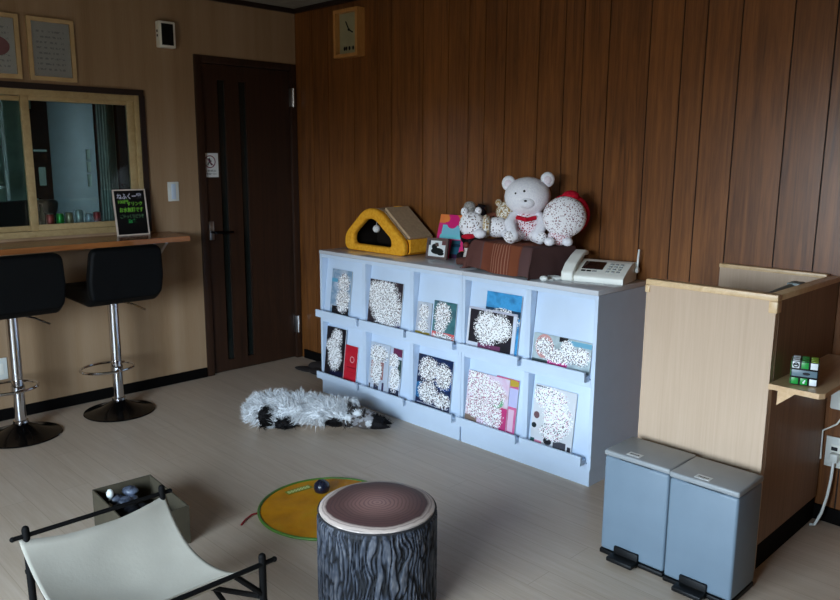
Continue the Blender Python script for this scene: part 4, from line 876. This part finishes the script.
for yy, tip in ((.024, .03), (-.036, -.05)):   # ears point away past the crown
    b.tube([(.585, yy, .04), (.615, (yy+tip)/2, .036), (.655, tip*.6, .026)], [.026, .018, .002], 10)
body = b.out('body', None, cat)
body.data.materials.clear()
rm = body.modifiers.new('join', 'REMESH'); rm.mode = 'VOXEL'; rm.voxel_size = .006; rm.use_smooth_shade = True
sm = body.modifiers.new('smooth', 'SMOOTH'); sm.iterations = 6; sm.factor = .5
dg = bpy.context.evaluated_depsgraph_get(); me = bpy.data.meshes.new_from_object(body.evaluated_get(dg)); body.modifiers.clear(); old = body.data; body.data = me; bpy.data.meshes.remove(old)
for v in me.vertices: v.co.z = max(v.co.z, .001)
WHT, BLK, TAB, GRY = lin((236, 238, 240)), lin((22, 20, 22)), lin((104, 96, 92)), lin((176, 176, 180))
spots = [((.085, -.10, .065), (.036, .055, .065), BLK), ((.185, -.10, .025), (.06, .06, .042), BLK), ((.40, -.085, .03), (.055, .06, .045), BLK), ((.30, -.10, .0), (.10, .03, .014), BLK),
         ((.605, -.01, .03), (.055, .09, .07), BLK), ((.49, .0, .08), (.055, .07, .05), TAB), ((.45, -.06, .04), (.03, .035, .03), TAB), ((-.03, .06, .02), (.04, .05, .045), BLK), ((.40, .075, .12), (.09, .03, .03), GRY)]
WH2 = [((.552, -.045, .05), (.018, .022, .02)), ((.455, .05, .132), (.022, .02, .02)), ((.50, -.045, .102), (.022, .02, .02)), ((.52, .03, .09), (.02, .02, .02))]
def cat_col(p_):
    n = mnoise.noise(p_*26)*.5+mnoise.noise(p_*70)*.35
    for c, r in WH2:
        if sum(((p_[i]-c[i])/r[i])**2 for i in range(3)) < 1: return WHT
    for c, r, col in spots:
        d_ = sum(((p_[i]-c[i])/r[i])**2 for i in range(3))+n
        if d_ < 1:
            if col is TAB: return TAB if math.sin(p_.x*260+n*5) > -.2 else BLK
            return col
    if p_.x > .475: return GRY if n > .0 else TAB
    return WHT
ca = me.color_attributes.new('fur_colour', 'FLOAT_COLOR', 'POINT')
for v in me.vertices: ca.data[v.index].color = cat_col(v.co)
def fur_mat(nm):
    g = G(nm, .75, 0, .15); at_ = g.node('Attribute', attribute_name='fur_colour').outputs['Color']; n = g.noise(g.coord(), 90, 3)
    g.color(g.mix(g.math('MULTIPLY', n, .12), at_, g.mix(.5, at_, lin((120, 116, 116))))); return g.m
me.materials.clear(); me.materials.append(fur_mat('cat_coat'))
me.polygons.foreach_set('use_smooth', [True]*len(me.polygons))
# fur strands as a child mesh
random.seed(11); bm = bmesh.new(); cl = bm.verts.layers.float_color.new('fur_colour')
me.calc_loop_triangles(); polys = list(me.polygons); areas = [p_.area for p_ in polys]
for p_ in random.choices(polys, weights=areas, k=13000):
    c = p_.center.copy(); nrm = p_.normal.copy()
    if nrm.z < -.5: continue
    short = c.x > .47
    ln_ = (.015 if short else .036)*(.5+.9*random.random()*(1+.8*mnoise.noise(c*22)))
    wv = Vector((mnoise.noise(c*14), mnoise.noise(c*14+Vector((5, 0, 0))), mnoise.noise(c*14+Vector((0, 7, 0)))))
    dr = (nrm*.8+Vector((-.25, -.1, -.1))+wv*1.7+Vector((random.uniform(-.3, .3), random.uniform(-.3, .3), random.uniform(-.2, .3)))).normalized()
    tip = c+dr*ln_; tip.z = max(tip.z, .003); mid = c+(dr*.6+nrm*.25)*ln_*.55; mid.z = max(mid.z, .003)
    sd = dr.cross(Vector((random.random()-.5, random.random()-.5, random.random()-.5))).normalized()*(.0009 if short else .0016)
    cc = cat_col(c+Vector((0, 0, 0))); k = .8+.25*random.random(); cc = (min(1, cc[0]*k), min(1, cc[1]*k), min(1, cc[2]*k), 1)
    q = [bm.verts.new(c-nrm*.002-sd), bm.verts.new(c-nrm*.002+sd), bm.verts.new(mid+sd*.8), bm.verts.new(mid-sd*.8), bm.verts.new(tip)]
    for v in q: v[cl] = cc
    bm.faces.new((q[0], q[1], q[2], q[3])); bm.faces.new((q[3], q[2], q[4]))
fm = bpy.data.meshes.new('fur'); bm.to_mesh(fm); bm.free(); fm.materials.append(fur_mat('cat_fur'))
fo = bpy.data.objects.new('fur', fm); COL.objects.link(fo); fo.parent = cat
b = B(); b.ell((.572, -.045, .052), (.005, .004, .004), sub=2); b.out('nose', plain('pink_nose', (190, 120, 124), .5), cat)
# dark bag in the corner beside the rack
b = B()
for c, r in (((.40, -.13, .03), (.10, .06, .03)), ((.48, -.20, .022), (.09, .05, .022)), ((.36, -.20, .014), (.12, .05, .013)), ((.52, -.12, .05), (.07, .06, .05))): b.ell(c, r, M=Matrix.Rotation(.3, 4, 'Z'), sub=3)
tag(b.out('dark_cloth', plain('dark_brown_cloth', (34, 26, 24), .9, bump=.5)), 'dark crumpled cloth on the floor in the corner by the rack', 'cloth')
